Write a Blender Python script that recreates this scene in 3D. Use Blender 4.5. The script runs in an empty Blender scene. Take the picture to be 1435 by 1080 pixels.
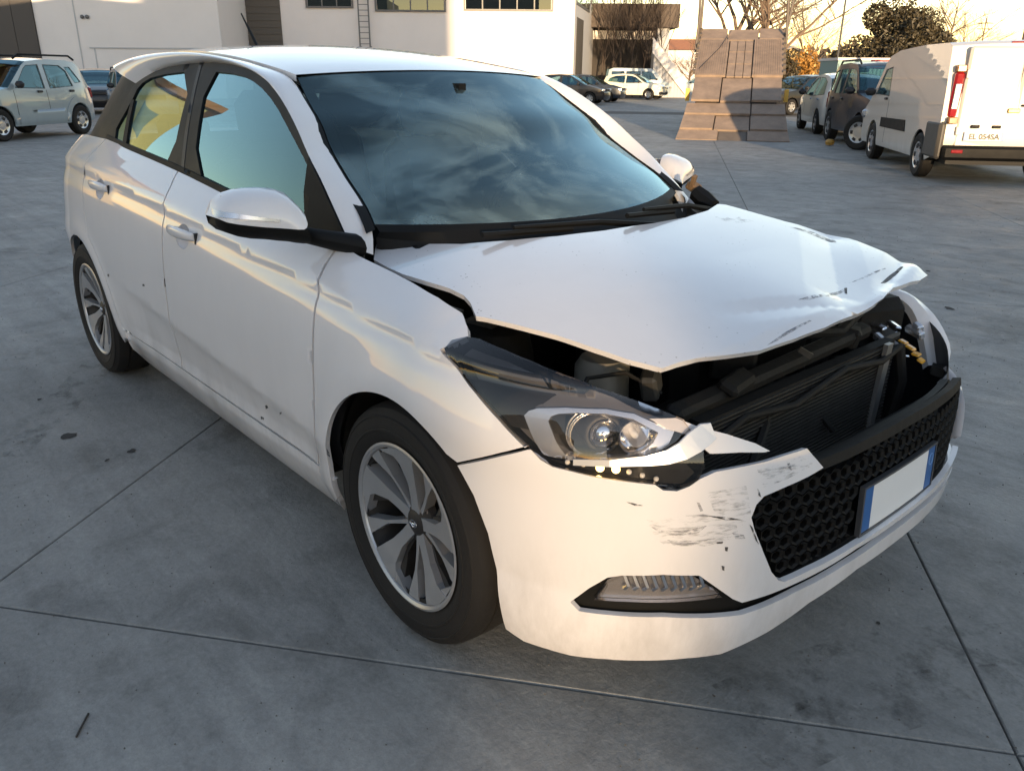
import bpy, bmesh, math, random
import numpy as np
from mathutils import Vector, Matrix
from mathutils.geometry import delaunay_2d_cdt
random.seed(7); rng = np.random.default_rng(7)
S = bpy.context.scene
COL = S.collection
RAD = math.radians
# ------------------------------------------------------------------ camera
CAMPOS = np.array([1.460, -1.7867, 1.3482]); YAW, PITCH, ROLL, FPX = 2.41854, -.36734, .00785, 1124.3
IW, IH = 1435., 1080.
def cam_axes():
    f = np.array([math.cos(PITCH)*math.cos(YAW), math.cos(PITCH)*math.sin(YAW), math.sin(PITCH)])
    r = np.cross(f, [0, 0, 1]); r /= np.linalg.norm(r); u = np.cross(r, f)
    c, s = math.cos(ROLL), math.sin(ROLL)
    return np.array([c*r+s*u, -s*r+c*u, f])
AX = cam_axes()
cd = bpy.data.cameras.new('camera'); cam = bpy.data.objects.new('camera', cd); COL.objects.link(cam)
cam.matrix_world = Matrix([list(x) + [p] for x, p in zip(np.stack([AX[0], AX[1], -AX[2]], 1).tolist(), CAMPOS)] + [[0, 0, 0, 1]])
cd.sensor_fit = 'HORIZONTAL'; cd.sensor_width = 36; cd.lens = 36*FPX/IW
cd.clip_start = .05; cd.clip_end = 3000
S.camera = cam
# ------------------------------------------------------------------ sky and sun
SUN_EL, SUN_AZ = RAD(5.5), RAD(322.8)          # direction towards the sun: azimuth counted from +x
w = bpy.data.worlds.new('World'); S.world = w; w.use_nodes = True
nt = w.node_tree; nt.nodes.clear()
sky = nt.nodes.new('ShaderNodeTexSky'); sky.sky_type = 'NISHITA'; sky.sun_disc = False
sky.sun_elevation = SUN_EL; sky.sun_rotation = math.pi/2 - SUN_AZ
sky.air_density = 1.0; sky.dust_density = .12; sky.ozone_density = 1.1
bgn = nt.nodes.new('ShaderNodeBackground'); bgn.inputs['Strength'].default_value = .15
wo = nt.nodes.new('ShaderNodeOutputWorld')
wb_ = nt.nodes.new('ShaderNodeMix'); wb_.data_type = 'RGBA'; wb_.blend_type = 'MULTIPLY'; wb_.inputs[0].default_value = 1; wb_.inputs[7].default_value = (1.17, .965, .925, 1)   # the camera's warm white balance
nt.links.new(sky.outputs[0], wb_.inputs[6]); nt.links.new(wb_.outputs[2], bgn.inputs[0]); nt.links.new(bgn.outputs[0], wo.inputs[0])
sl = bpy.data.lights.new('sun', 'SUN'); sl.energy = 3.0; sl.angle = RAD(.53); sl.color = (1., .72, .42)
so = bpy.data.objects.new('sun', sl); COL.objects.link(so)
sd = Vector((math.cos(SUN_EL)*math.cos(SUN_AZ), math.cos(SUN_EL)*math.sin(SUN_AZ), math.sin(SUN_EL)))
so.rotation_euler = sd.to_track_quat('Z', 'Y').to_euler(); so.location = (20, -20, 20)
S.view_settings.view_transform = 'Standard'; S.view_settings.look = 'None'
S.view_settings.exposure = 1.84; S.view_settings.gamma = 1; S.view_settings.use_curve_mapping = False
S.cycles.max_bounces = 8; S.cycles.transparent_max_bounces = 12

# ------------------------------------------------------------------ materials
MATS = {}
def nodes(name):
    m = bpy.data.materials.new(name); m.use_nodes = True
    n = m.node_tree; b = n.nodes['Principled BSDF']; MATS[name] = m
    return m, n, b
def setp(b, **k):
    for a, v in k.items():
        a = {'col': 'Base Color', 'rough': 'Roughness', 'metal': 'Metallic', 'coat': 'Coat Weight', 'coatr': 'Coat Roughness', 'spec': 'Specular IOR Level', 'emi': 'Emission Color', 'emis': 'Emission Strength', 'alpha': 'Alpha', 'trans': 'Transmission Weight', 'ior': 'IOR', 'sheen': 'Sheen Weight'}[a]
        b.inputs[a].default_value = (*v, 1) if isinstance(v, (tuple, list)) else v
def plain(name, col, rough=.5, metal=0, vary=.12, scale=9., bump=0., coat=0., spec=.5, **k):
    """a surface of one colour with blotchy variation of colour and gloss"""
    m, n, b = nodes(name); setp(b, rough=rough, metal=metal, coat=coat, spec=spec, coatr=.06, **k)
    tc = n.nodes.new('ShaderNodeTexCoord'); no = n.nodes.new('ShaderNodeTexNoise'); no.inputs['Scale'].default_value = scale; no.inputs['Detail'].default_value = 6; no.inputs['Roughness'].default_value = .65
    n.links.new(tc.outputs['Object'], no.inputs['Vector'])
    mx = n.nodes.new('ShaderNodeMix'); mx.data_type = 'RGBA'
    mx.inputs[6].default_value = (*[min(1, c*(1-vary)) for c in col], 1); mx.inputs[7].default_value = (*[min(1, c*(1+vary)) for c in col], 1)
    n.links.new(no.outputs[0], mx.inputs[0]); n.links.new(mx.outputs[2], b.inputs['Base Color'])
    mr = n.nodes.new('ShaderNodeMapRange'); mr.inputs[3].default_value = max(0, rough-.1); mr.inputs[4].default_value = min(1, rough+.1)
    n.links.new(no.outputs[0], mr.inputs[0]); n.links.new(mr.outputs[0], b.inputs['Roughness'])
    if bump:
        bp = n.nodes.new('ShaderNodeBump'); bp.inputs['Strength'].default_value = bump; bp.inputs['Distance'].default_value = .02
        n.links.new(no.outputs[0], bp.inputs['Height']); n.links.new(bp.outputs[0], b.inputs['Normal'])
    return m
def car_paint(name, col, dirt=.35, flake=0., rough=.32, specks=0., coat=1.):
    """clear-coated paint with road dirt low down and faint dust"""
    m, n, b = nodes(name); setp(b, rough=rough, coat=coat, coatr=.02, metal=flake, spec=.3)
    g = n.nodes.new('ShaderNodeNewGeometry'); sp = n.nodes.new('ShaderNodeSeparateXYZ'); n.links.new(g.outputs['Position'], sp.inputs[0])
    low = n.nodes.new('ShaderNodeMapRange'); low.inputs[1].default_value = .5; low.inputs[2].default_value = .12; n.links.new(sp.outputs[2], low.inputs[0])
    no = n.nodes.new('ShaderNodeTexNoise'); no.inputs['Scale'].default_value = 7; no.inputs['Detail'].default_value = 8; no.inputs['Roughness'].default_value = .7
    mp = n.nodes.new('ShaderNodeMapping'); mp.inputs['Scale'].default_value = (1, 1, .35); n.links.new(g.outputs['Position'], mp.inputs[0]); n.links.new(mp.outputs[0], no.inputs['Vector'])
    cr = n.nodes.new('ShaderNodeMapRange'); cr.inputs[1].default_value = .42; cr.inputs[2].default_value = .75; n.links.new(no.outputs[0], cr.inputs[0])
    a = n.nodes.new('ShaderNodeMath'); a.operation = 'MULTIPLY'; n.links.new(low.outputs[0], a.inputs[0]); n.links.new(cr.outputs[0], a.inputs[1])
    a2 = n.nodes.new('ShaderNodeMath'); a2.operation = 'MULTIPLY_ADD'; a2.inputs[1].default_value = dirt; n.links.new(a.outputs[0], a2.inputs[0])
    dust = n.nodes.new('ShaderNodeMath'); dust.operation = 'MULTIPLY'; dust.inputs[1].default_value = .05; n.links.new(cr.outputs[0], dust.inputs[0]); n.links.new(dust.outputs[0], a2.inputs[2])
    mx = n.nodes.new('ShaderNodeMix'); mx.data_type = 'RGBA'; mx.inputs[6].default_value = (*col, 1); mx.inputs[7].default_value = (.16, .13, .105, 1)
    fac = a2.outputs[0]
    if specks:
        vo = n.nodes.new('ShaderNodeTexVoronoi'); vo.inputs['Scale'].default_value = 120; n.links.new(g.outputs['Position'], vo.inputs['Vector'])
        sp_ = n.nodes.new('ShaderNodeMapRange'); sp_.inputs[1].default_value = .30; sp_.inputs[2].default_value = .16; n.links.new(vo.outputs['Distance'], sp_.inputs[0])
        sel = n.nodes.new('ShaderNodeSeparateColor'); n.links.new(vo.outputs['Color'], sel.inputs[0]); th_ = n.nodes.new('ShaderNodeMath'); th_.operation = 'GREATER_THAN'; th_.inputs[1].default_value = .93; n.links.new(sel.outputs[0], th_.inputs[0])
        pn = n.nodes.new('ShaderNodeTexNoise'); pn.inputs['Scale'].default_value = 4; n.links.new(g.outputs['Position'], pn.inputs['Vector']); pr = n.nodes.new('ShaderNodeMapRange'); pr.inputs[1].default_value = .45; pr.inputs[2].default_value = .6; n.links.new(pn.outputs[0], pr.inputs[0])
        m1 = n.nodes.new('ShaderNodeMath'); m1.operation = 'MULTIPLY'; n.links.new(sp_.outputs[0], m1.inputs[0]); n.links.new(th_.outputs[0], m1.inputs[1]); m2 = n.nodes.new('ShaderNodeMath'); m2.operation = 'MULTIPLY'; n.links.new(m1.outputs[0], m2.inputs[0]); n.links.new(pr.outputs[0], m2.inputs[1])
        m3 = n.nodes.new('ShaderNodeMath'); m3.operation = 'MULTIPLY_ADD'; m3.inputs[1].default_value = specks; m3.use_clamp = True; n.links.new(m2.outputs[0], m3.inputs[0]); n.links.new(fac, m3.inputs[2]); fac = m3.outputs[0]
    n.links.new(fac, mx.inputs[0]); n.links.new(mx.outputs[2], b.inputs['Base Color'])
    mr = n.nodes.new('ShaderNodeMapRange'); mr.inputs[3].default_value = .012; mr.inputs[4].default_value = .4; n.links.new(a2.outputs[0], mr.inputs[0]); n.links.new(mr.outputs[0], b.inputs['Coat Roughness'])
    return m
def glass(name, tint, haze=0., haze_scale=3., ior=1.52, hazecol=(.6, .66, .66), refl=(.78, .97, 1.), gain=1.75, low=None):
    """thin pane: mirror reflection by angle, tinted see-through, optional film of condensation and painted cloud reflection"""
    m = bpy.data.materials.new(name); m.use_nodes = True; n = m.node_tree; n.nodes.clear(); MATS[name] = m
    out = n.nodes.new('ShaderNodeOutputMaterial'); fr = n.nodes.new('ShaderNodeFresnel'); fr.inputs[0].default_value = ior
    k = n.nodes.new('ShaderNodeMath'); k.operation = 'MULTIPLY_ADD'; k.inputs[1].default_value = gain; k.inputs[2].default_value = 0; k.use_clamp = True; n.links.new(fr.outputs[0], k.inputs[0])
    t = n.nodes.new('ShaderNodeBsdfTransparent'); t.inputs[0].default_value = (*tint, 1)
    gl = n.nodes.new('ShaderNodeBsdfGlossy'); gl.inputs['Roughness'].default_value = .0; gl.inputs[0].default_value = (*refl, 1)
    base = t.outputs[0]
    if haze:
        tc = n.nodes.new('ShaderNodeTexCoord'); no = n.nodes.new('ShaderNodeTexNoise'); no.inputs['Scale'].default_value = haze_scale; no.inputs['Detail'].default_value = 7; no.inputs['Distortion'].default_value = 1.1; no.inputs['Roughness'].default_value = .62
        n.links.new(tc.outputs['Object'], no.inputs['Vector'])
        mr = n.nodes.new('ShaderNodeMapRange'); mr.inputs[1].default_value = .46; mr.inputs[2].default_value = .68; mr.inputs[3].default_value = haze*.08; mr.inputs[4].default_value = haze; n.links.new(no.outputs[0], mr.inputs[0]); hz = mr.outputs[0]
        if low:                                    # condensation gathers along the lower edge
            sx = n.nodes.new('ShaderNodeSeparateXYZ'); n.links.new(tc.outputs['Object'], sx.inputs[0]); ml = n.nodes.new('ShaderNodeMapRange'); ml.inputs[1].default_value = low[1]; ml.inputs[2].default_value = low[0]; ml.inputs[4].default_value = low[2]; n.links.new(sx.outputs[2], ml.inputs[0])
            mq = n.nodes.new('ShaderNodeMath'); mq.operation = 'MULTIPLY'; n.links.new(ml.outputs[0], mq.inputs[0]); n.links.new(no.outputs[0], mq.inputs[1]); ma = n.nodes.new('ShaderNodeMath'); n.links.new(mq.outputs[0], ma.inputs[0]); n.links.new(mr.outputs[0], ma.inputs[1]); hz = ma.outputs[0]
        df = n.nodes.new('ShaderNodeBsdfDiffuse'); df.inputs[0].default_value = (*hazecol, 1)
        ms = n.nodes.new('ShaderNodeMixShader'); n.links.new(hz, ms.inputs[0]); n.links.new(t.outputs[0], ms.inputs[1]); n.links.new(df.outputs[0], ms.inputs[2]); base = ms.outputs[0]
    mx = n.nodes.new('ShaderNodeMixShader'); n.links.new(k.outputs[0], mx.inputs[0]); n.links.new(base, mx.inputs[1]); n.links.new(gl.outputs[0], mx.inputs[2]); n.links.new(mx.outputs[0], out.inputs[0])
    return m
PAINT = car_paint('white_paint', (.70, .675, .675), .6); PAINTB = car_paint('white_paint_spattered', (.70, .675, .675), .6, specks=.75)
BLACK = plain('black_plastic', (.0055, .0053, .005), .6, vary=.3, spec=.2)
GLOSSBLACK = plain('gloss_black', (.007, .007, .007), .5, vary=.2, coat=0., spec=.22)
SATIN = plain('grey_trim', (.055, .055, .058), .4, vary=.2)
RUBBER = plain('tyre_rubber', (.012, .011, .0105), .75, spec=.3, vary=.35, scale=14, bump=.15)
ALLOY = plain('alloy', (.40, .40, .41), .33, .6, vary=.1, scale=20)
ALLOYDARK = plain('alloy_pocket', (.035, .032, .03), .5, .5, vary=.25, scale=12)
STEEL = plain('brake_steel', (.16, .14, .13), .45, .8, vary=.3)
CHROME = plain('chrome', (.75, .75, .77), .1, 1, vary=.05)
SILVERPL = plain('silver_plastic', (.55, .55, .57), .22, .75, vary=.08)
CLOTH = plain('seat_cloth', (.05, .05, .052), .85, vary=.2, scale=60)
DARK = plain('engine_dark', (.013, .012, .011), .7, spec=.2, vary=.4, scale=15, bump=.2)
DARKMET = plain('engine_metal', (.06, .056, .05), .5, .4, vary=.4, scale=18, bump=.2)
BEIGE = plain('reservoir', (.16, .145, .12), .5, vary=.3)
ALU = plain('aluminium', (.35, .34, .33), .4, .7, vary=.25, scale=25)
SCRATCH = plain('bared_plastic', (.13, .125, .13), .6, vary=.45, scale=40)
TORN = plain('torn_edge', (.35, .34, .34), .6, vary=.3, scale=40)
AMBER = plain('amber_lens', (.75, .38, .05), .12, vary=.15, coat=.6)
REDL = plain('red_lens', (.22, .008, .01), .12, vary=.3, coat=1.)
PLATE = plain('plate_white', (.72, .72, .72), .35, vary=.04)
PLATEBLUE = plain('plate_blue', (.02, .10, .30), .35, vary=.08)
INK = plain('plate_ink', (.015, .015, .018), .5)
SIDEGLASS = glass('side_glass', (.40, .54, .57), gain=2.3, refl=(.58, .90, 1.))
WSGLASS = glass('windscreen_glass', (.55, .66, .66), .30, 2.4, hazecol=(.42, .58, .60), gain=1.5, refl=(.64, .92, 1.), low=(.94, 1.05, .40))  # haze patches hold condensation and painted cloud reflections
LENS = glass('lamp_lens', (.92, .90, .89), refl=(.80, .76, .74))
LED = plain('lamp_led', (.9, .8, .5), .1, emi=(1., .66, .22), emis=2.2)
LEDOFF = plain('lamp_led_off', (.8, .8, .8), .08, coat=1)

def ragged(name, col, scale, lo, hi, stretch=(1, 1, 1)):
    """paint rubbed through in broken streaks"""
    m, n, b = nodes(name); setp(b, col=col, rough=.6)
    tc = n.nodes.new('ShaderNodeTexCoord'); mp = n.nodes.new('ShaderNodeMapping'); mp.inputs['Scale'].default_value = stretch; no = n.nodes.new('ShaderNodeTexNoise'); no.inputs['Scale'].default_value = scale; no.inputs['Detail'].default_value = 8; no.inputs['Roughness'].default_value = .7
    n.links.new(tc.outputs['Object'], mp.inputs[0]); n.links.new(mp.outputs[0], no.inputs['Vector'])
    mr = n.nodes.new('ShaderNodeMapRange'); mr.inputs[1].default_value = lo; mr.inputs[2].default_value = hi; n.links.new(no.outputs[0], mr.inputs[0]); n.links.new(mr.outputs[0], b.inputs['Alpha']); return m
# ------------------------------------------------------------------ mesh helpers
def link(o, parent=None):
    COL.objects.link(o)
    if parent is not None: o.parent = parent
    return o
def mk(name, V, F, mat, parent=None, smooth=True, angle=None):
    me = bpy.data.meshes.new(name); me.from_pydata([tuple(map(float, v)) for v in V], [], [tuple(map(int, f)) for f in F]); me.update()
    if mat: me.materials.append(mat)
    if smooth: me.shade_smooth() if hasattr(me, 'shade_smooth') else None
    if smooth and angle is not None: me.set_sharp_from_angle(angle=RAD(angle))
    return link(bpy.data.objects.new(name, me), parent)
def tag(o, label=None, cat=None, group=None, kind=None):
    for k, v in (('label', label), ('category', cat), ('group', group), ('kind', kind)):
        if v: o[k] = v
    return o
def empty(name, loc=(0, 0, 0), rz=0):
    o = bpy.data.objects.new(name, None); o.location = loc; o.rotation_euler.z = rz; o.empty_display_size = .2
    return link(o)
class MB:
    """collects simple solids, then becomes one mesh"""
    def __init__(s): s.V = []; s.F = []
    def add(s, V, F):
        o = len(s.V); s.V += [tuple(map(float, v)) for v in V]; s.F += [tuple(int(i)+o for i in f) for f in F]; return s
    def box(s, c, d, rz=0., ry=0., rx=0., bev=0.):
        c = np.array(c, float); h = np.array(d, float)/2
        if bev <= 0:
            P = np.array([[i, j, k] for i in (-1, 1) for j in (-1, 1) for k in (-1, 1)], float)*h
            F = [(0, 1, 3, 2), (4, 6, 7, 5), (0, 4, 5, 1), (2, 3, 7, 6), (0, 2, 6, 4), (1, 5, 7, 3)]
        else:
            b = min(bev, min(h)*.95); P = []; idx = {}
            for i in (-1, 1):
                for j in (-1, 1):
                    for k in (-1, 1):
                        for a in range(3):
                            q = np.array([i, j, k], float)*h
                            for x in range(3):
                                if x != a: q[x] -= np.sign(q[x])*b
                            idx[(i, j, k, a)] = len(P); P.append(q)
            P = np.array(P); F = []
            for a in range(3):
                o1, o2 = [x for x in range(3) if x != a]
                for sg in (-1, 1):
                    f = []
                    for u, v in ((-1, -1), (1, -1), (1, 1), (-1, 1)):
                        t = [0, 0, 0]; t[a] = sg; t[o1] = u; t[o2] = v; f.append(idx[(*t, a)])
                    F.append(f)
            for a in range(3):
                o1, o2 = [x for x in range(3) if x != a]
                for u in (-1, 1):
                    for v in (-1, 1):
                        t1 = [0, 0, 0]; t1[a] = -1; t1[o1] = u; t1[o2] = v; t2 = list(t1); t2[a] = 1
                        F.append([idx[(*t1, o1)], idx[(*t2, o1)], idx[(*t2, o2)], idx[(*t1, o2)]])
            for i in (-1, 1):
                for j in (-1, 1):
                    for k in (-1, 1): F.append([idx[(i, j, k, a)] for a in range(3)])
        Rm = np.array(Matrix.Rotation(rz, 3, 'Z') @ Matrix.Rotation(ry, 3, 'Y') @ Matrix.Rotation(rx, 3, 'X'))
        return s.add(P @ Rm.T + c, F)
    def tube(s, pts, r, n=8, cap=True):
        P = [np.array(p, float) for p in pts]; rr = r if isinstance(r, (list, tuple, np.ndarray)) else [r]*len(P); V = []; F = []
        prev = None
        for i, p in enumerate(P):
            t = P[min(i+1, len(P)-1)]-P[max(i-1, 0)]; t /= (np.linalg.norm(t)+1e-9)
            if prev is None: a = np.cross(t, [0, 0, 1.]) if abs(t[2]) < .95 else np.cross(t, [1., 0, 0])
            else: a = prev - t*np.dot(prev, t)
            a /= np.linalg.norm(a); prev = a; b = np.cross(t, a)
            V += [p+rr[i]*(math.cos(2*math.pi*k/n)*a+math.sin(2*math.pi*k/n)*b) for k in range(n)]
        for i in range(len(P)-1):
            for k in range(n): F.append((i*n+k, i*n+(k+1) % n, (i+1)*n+(k+1) % n, (i+1)*n+k))
        if cap: F += [tuple(range(n))[::-1], tuple((len(P)-1)*n+k for k in range(n))]
        return s.add(V, F)
    def lathe(s, prof, c, axis='y', n=32, close=False):
        """profile of (radius, offset along the axis)"""
        V = []; F = []; m = len(prof)
        for k in range(n):
            a = 2*math.pi*k/n; ca, sa = math.cos(a), math.sin(a)
            for r, o in prof:
                p = {'y': (r*ca, o, r*sa), 'x': (o, r*ca, r*sa), 'z': (r*ca, r*sa, o)}[axis]; V.append(np.array(p)+np.array(c))
        for k in range(n):
            for i in range(m-1 if not close else m):
                j = (i+1) % m; F.append((k*m+i, ((k+1) % n)*m+i, ((k+1) % n)*m+j, k*m+j))
        return s.add(V, F)
    def prism(s, poly, axis, a, b):
        """flat outline pushed from a to b along an axis"""
        n = len(poly)
        def P(u, v, t): return {'y': (u, t, v), 'x': (t, u, v), 'z': (u, v, t)}[axis]
        V = [P(u, v, a) for u, v in poly]+[P(u, v, b) for u, v in poly]
        F = [tuple(range(n)), tuple(range(2*n-1, n-1, -1))]+[(i, i+n, (i+1) % n+n, (i+1) % n) for i in range(n)]
        return s.add(V, F)
    def grid(s, G):
        G = np.asarray(G, float); a, b = G.shape[:2]
        F = [(i*b+j, i*b+j+1, (i+1)*b+j+1, (i+1)*b+j) for i in range(a-1) for j in range(b-1)]
        return s.add(G.reshape(-1, 3), F)
    def sphere(s, c, r, n=12, m=8, sc=(1, 1, 1)):
        V = []; F = []
        for i in range(m+1):
            t = math.pi*i/m
            for k in range(n): V.append(np.array(c)+r*np.array(sc)*np.array([math.sin(t)*math.cos(2*math.pi*k/n), math.sin(t)*math.sin(2*math.pi*k/n), math.cos(t)]))
        for i in range(m):
            for k in range(n): F.append((i*n+k, i*n+(k+1) % n, (i+1)*n+(k+1) % n, (i+1)*n+k))
        return s.add(V, F)
    def build(s, name, mat, parent=None, smooth=True, angle=35): return mk(name, s.V, s.F, mat, parent, smooth, angle)

# ------------------------------------------------------------------ traced surfaces
def ray(px, py):
    return CAMPOS, np.array([(px-IW/2)/FPX, -(py-IH/2)/FPX, 1.]) @ AX
def proj(P):
    q = (np.asarray(P, float)-CAMPOS) @ AX.T
    return np.stack([IW/2+FPX*q[..., 0]/q[..., 2], IH/2-FPX*q[..., 1]/q[..., 2]], -1)
def atY(px, py, y): o, d = ray(px, py); return o+(y-o[1])/d[1]*d
def atZ(px, py, z): o, d = ray(px, py); return o+(z-o[2])/d[2]*d
def atX(px, py, x): o, d = ray(px, py); return o+(x-o[0])/d[0]*d
def cr(xs, ys):
    """smooth monotone-ish table lookup"""
    xs = np.array(xs, float); ys = np.array(ys, float); m = np.gradient(ys, xs)
    def f(x):
        x = np.clip(np.asarray(x, float), xs[0], xs[-1]); i = np.clip(np.searchsorted(xs, x)-1, 0, len(xs)-2)
        h = xs[i+1]-xs[i]; t = (x-xs[i])/h
        return (2*t**3-3*t**2+1)*ys[i]+(t**3-2*t**2+t)*h*m[i]+(-2*t**3+3*t**2)*ys[i+1]+(t**3-t**2)*h*m[i+1]
    return f
class Surf:
    """parametric surface with inverse projection from the photograph and normals"""
    def __init__(s, f, ur, vr, nu=300, nv=120, center=(-1.2, 0, .6)):
        s.f = f; s.c = np.array(center); s.ur = ur; s.vr = vr
        if nu == 0: return
        U, V = np.meshgrid(np.linspace(*ur, nu), np.linspace(*vr, nv), indexing='ij'); s.U = U.ravel(); s.V = V.ravel()
        P = f(s.U, s.V); s.px = proj(P); N = s.normal(s.U, s.V)
        s.front = ((CAMPOS-P)*N).sum(1) > 0
    def normal(s, u, v, e=2e-3):
        a = s.f(u+e, v)-s.f(u-e, v); b = s.f(u, v+e)-s.f(u, v-e); n = np.cross(a, b); n /= (np.linalg.norm(n, axis=-1, keepdims=True)+1e-12)
        sg = np.sign((n*(s.f(u, v)-s.c)).sum(-1, keepdims=True)); return n*np.where(sg == 0, 1, sg)
    def uv(s, pts):
        out = []
        for p in pts:
            p = np.array(p, float); d = ((s.px-p)**2).sum(1)+np.where(s.front, 0, 1e6); i = int(np.argmin(d)); q = np.array([s.U[i], s.V[i]]); q0 = q.copy()
            for _ in range(12):
                e = 1e-4; b = proj(s.f(np.array([q[0], q[0]+e, q[0]]), np.array([q[1], q[1], q[1]+e])))
                J = np.stack([(b[1]-b[0])/e, (b[2]-b[0])/e], 1)
                try: st = np.linalg.solve(J.T @ J+np.eye(2)*1e3, J.T @ (p-b[0]))
                except Exception: break
                q = q+np.clip(st, -.03, .03)
            if np.abs(q-q0).max() > .12: q = q0
            out.append(q)
        return np.array(out)
def inside(poly, pts):
    x, y = pts[:, 0], pts[:, 1]; r = np.zeros(len(pts), bool); n = len(poly)
    for i in range(n):
        x1, y1 = poly[i]; x2, y2 = poly[(i+1) % n]
        c = ((y1 > y) != (y2 > y)); xi = (x2-x1)*(y-y1)/((y2-y1) if y2 != y1 else 1e-12)+x1; r ^= c & (x < xi)
    return r
def densify(poly, st, closed=True):
    out = []; n = len(poly)
    for i in range(n if closed else n-1):
        a = np.array(poly[i], float); b = np.array(poly[(i+1) % n], float); k = max(1, int(np.ceil(np.linalg.norm(b-a)/st)))
        out += [a+(b-a)*t/k for t in range(k)]
    if not closed: out.append(np.array(poly[-1], float))
    return np.array(out)
def round_poly(poly, it=2, keep=None):
    """corner cutting that keeps points listed in keep sharp"""
    P = [np.array(p, float) for p in poly]; K = [keep is not None and i in keep for i in range(len(P))]
    for _ in range(it):
        Q = []; QK = []
        for i, p in enumerate(P):
            if K[i]: Q.append(p); QK.append(True); continue
            a = P[i-1]; b = P[(i+1) % len(P)]
            Q += [p*.75+a*.25, p*.75+b*.25]; QK += [False, False]
        P, K = Q, QK
    return np.array(P)
def panel(name, sf, outline, mat, parent, holes=(), step=.022, flange=.014, off=0., warp=None, back=False, lines=()):
    """a trimmed piece of a curved surface, with turned-in edges"""
    outline = np.array(outline, float)
    polys = [densify(outline, step)]+[densify(np.array(h, float), step) for h in holes]
    lo, hi = polys[0].min(0), polys[0].max(0)
    gx, gy = np.meshgrid(np.arange(lo[0]+step*.5, hi[0], step), np.arange(lo[1]+step*.5, hi[1], step), indexing='ij')
    g = np.stack([gx.ravel(), gy.ravel()], 1); g = g[inside(polys[0], g)]
    for h in polys[1:]: g = g[~inside(h, g)]
    cre = []
    for ln in lines:
        q = densify(ln, step, False); ok = inside(polys[0], q)
        for h in polys[1:]: ok &= ~inside(h, q)
        bd_ = np.concatenate(polys); ok &= np.array([((bd_-p)**2).sum(1).min() > (step*.3)**2 for p in q]); cre.append(q[ok])
    B = np.concatenate(polys+cre)
    if len(g): g = g[np.array([((B-q)**2).sum(1).min() for q in g]) > (step*.45)**2]
    pts = [Vector(p) for p in B]; ed = []; o = 0
    for p in polys: ed += [(o+i, o+(i+1) % len(p)) for i in range(len(p))]; o += len(p)
    for p in cre:
        ed += [(o+i, o+i+1) for i in range(len(p)-1) if np.linalg.norm(p[i+1]-p[i]) < step*1.6]; o += len(p)
    r = delaunay_2d_cdt(pts+[Vector(p) for p in g], ed, [], 0, 1e-7)
    V2 = np.array([(v.x, v.y) for v in r[0]]); F = np.array([f for f in r[2]])
    c = V2[F].mean(1); ok = inside(polys[0], c)
    for h in polys[1:]: ok &= ~inside(h, c)
    F = F[ok]; P = sf.f(V2[:, 0], V2[:, 1]); N = sf.normal(V2[:, 0], V2[:, 1])
    if warp is not None: P = warp(P, V2)
    P = P+N*off
    used = np.unique(F); mp = -np.ones(len(V2), int); mp[used] = np.arange(len(used)); P, N, F = P[used], N[used], mp[F]
    fn = np.cross(P[F[:, 1]]-P[F[:, 0]], P[F[:, 2]]-P[F[:, 0]]); fl = (fn*N[F].mean(1)).sum(1) < 0; F[fl] = F[fl][:, ::-1]
    if warp is not None:
        fn = np.cross(P[F[:, 1]]-P[F[:, 0]], P[F[:, 2]]-P[F[:, 0]]); N = np.zeros_like(P)
        for k in range(3): np.add.at(N, F[:, k], fn)
        N /= np.linalg.norm(N, axis=1, keepdims=True)+1e-12
    faces = [tuple(f) for f in F]; V = [tuple(p) for p in P]; nor = [tuple(N[i]) for f in F for i in f]
    if flange:
        cnt = {}
        for f in F:
            for k in range(3):
                a, b = int(f[k]), int(f[(k+1) % 3]); cnt[(a, b)] = 1
        be = [(a, b) for a, b in cnt if (b, a) not in cnt]
        low = {}
        for a, b in be:
            for i in (a, b):
                if i not in low: low[i] = len(V); V.append(tuple(P[i]-N[i]*flange))
        for a, b in be:
            q = (b, a, low[a], low[b]); faces.append(q)
            p = [np.array(V[i]) for i in q]; fnn = np.cross(p[1]-p[0], p[3]-p[0]); L = np.linalg.norm(fnn)+1e-12; nor += [tuple(fnn/L)]*4
    if back:
        o = len(V); V += [tuple(p-n*max(flange, .004)) for p, n in zip(P, N)]
        for f in F: faces.append(tuple(int(i)+o for i in f[::-1])); nor += [tuple(-N[i]) for i in f[::-1]]
    me = bpy.data.meshes.new(name); me.from_pydata(V, [], faces); me.update(); me.materials.append(mat); me.shade_smooth()
    if len(nor) == len(me.loops): me.normals_split_custom_set(nor)
    return link(bpy.data.objects.new(name, me), parent)
def mirror(o, name=None, parent=None):
    """the same piece on the other side of the car"""
    me = o.data.copy(); co = np.empty(len(me.vertices)*3); me.vertices.foreach_get('co', co); co = co.reshape(-1, 3); co[:, 1] *= -1; me.vertices.foreach_set('co', co.ravel())
    if 'custom_normal' in me.attributes: me.attributes.remove(me.attributes['custom_normal'])
    me.flip_normals(); me.update(); me.set_sharp_from_angle(angle=RAD(40))
    q = link(bpy.data.objects.new(name or o.name.split('.')[0], me), parent if parent is not None else o.parent)
    return q
def grow(P, d):
    c = P.mean(0); return c+(P-c)*(1+d)
# ================================================================== the yard
FW = np.array([math.cos(YAW), math.sin(YAW)]); RT = np.array([math.sin(YAW), -math.cos(YAW)])
def gp(l, d, z=0.): p = CAMPOS[:2]+l*RT+d*FW; return np.array([p[0], p[1], z])
HEAD = YAW                                             # yard axes: buildings stand square to this heading
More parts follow.
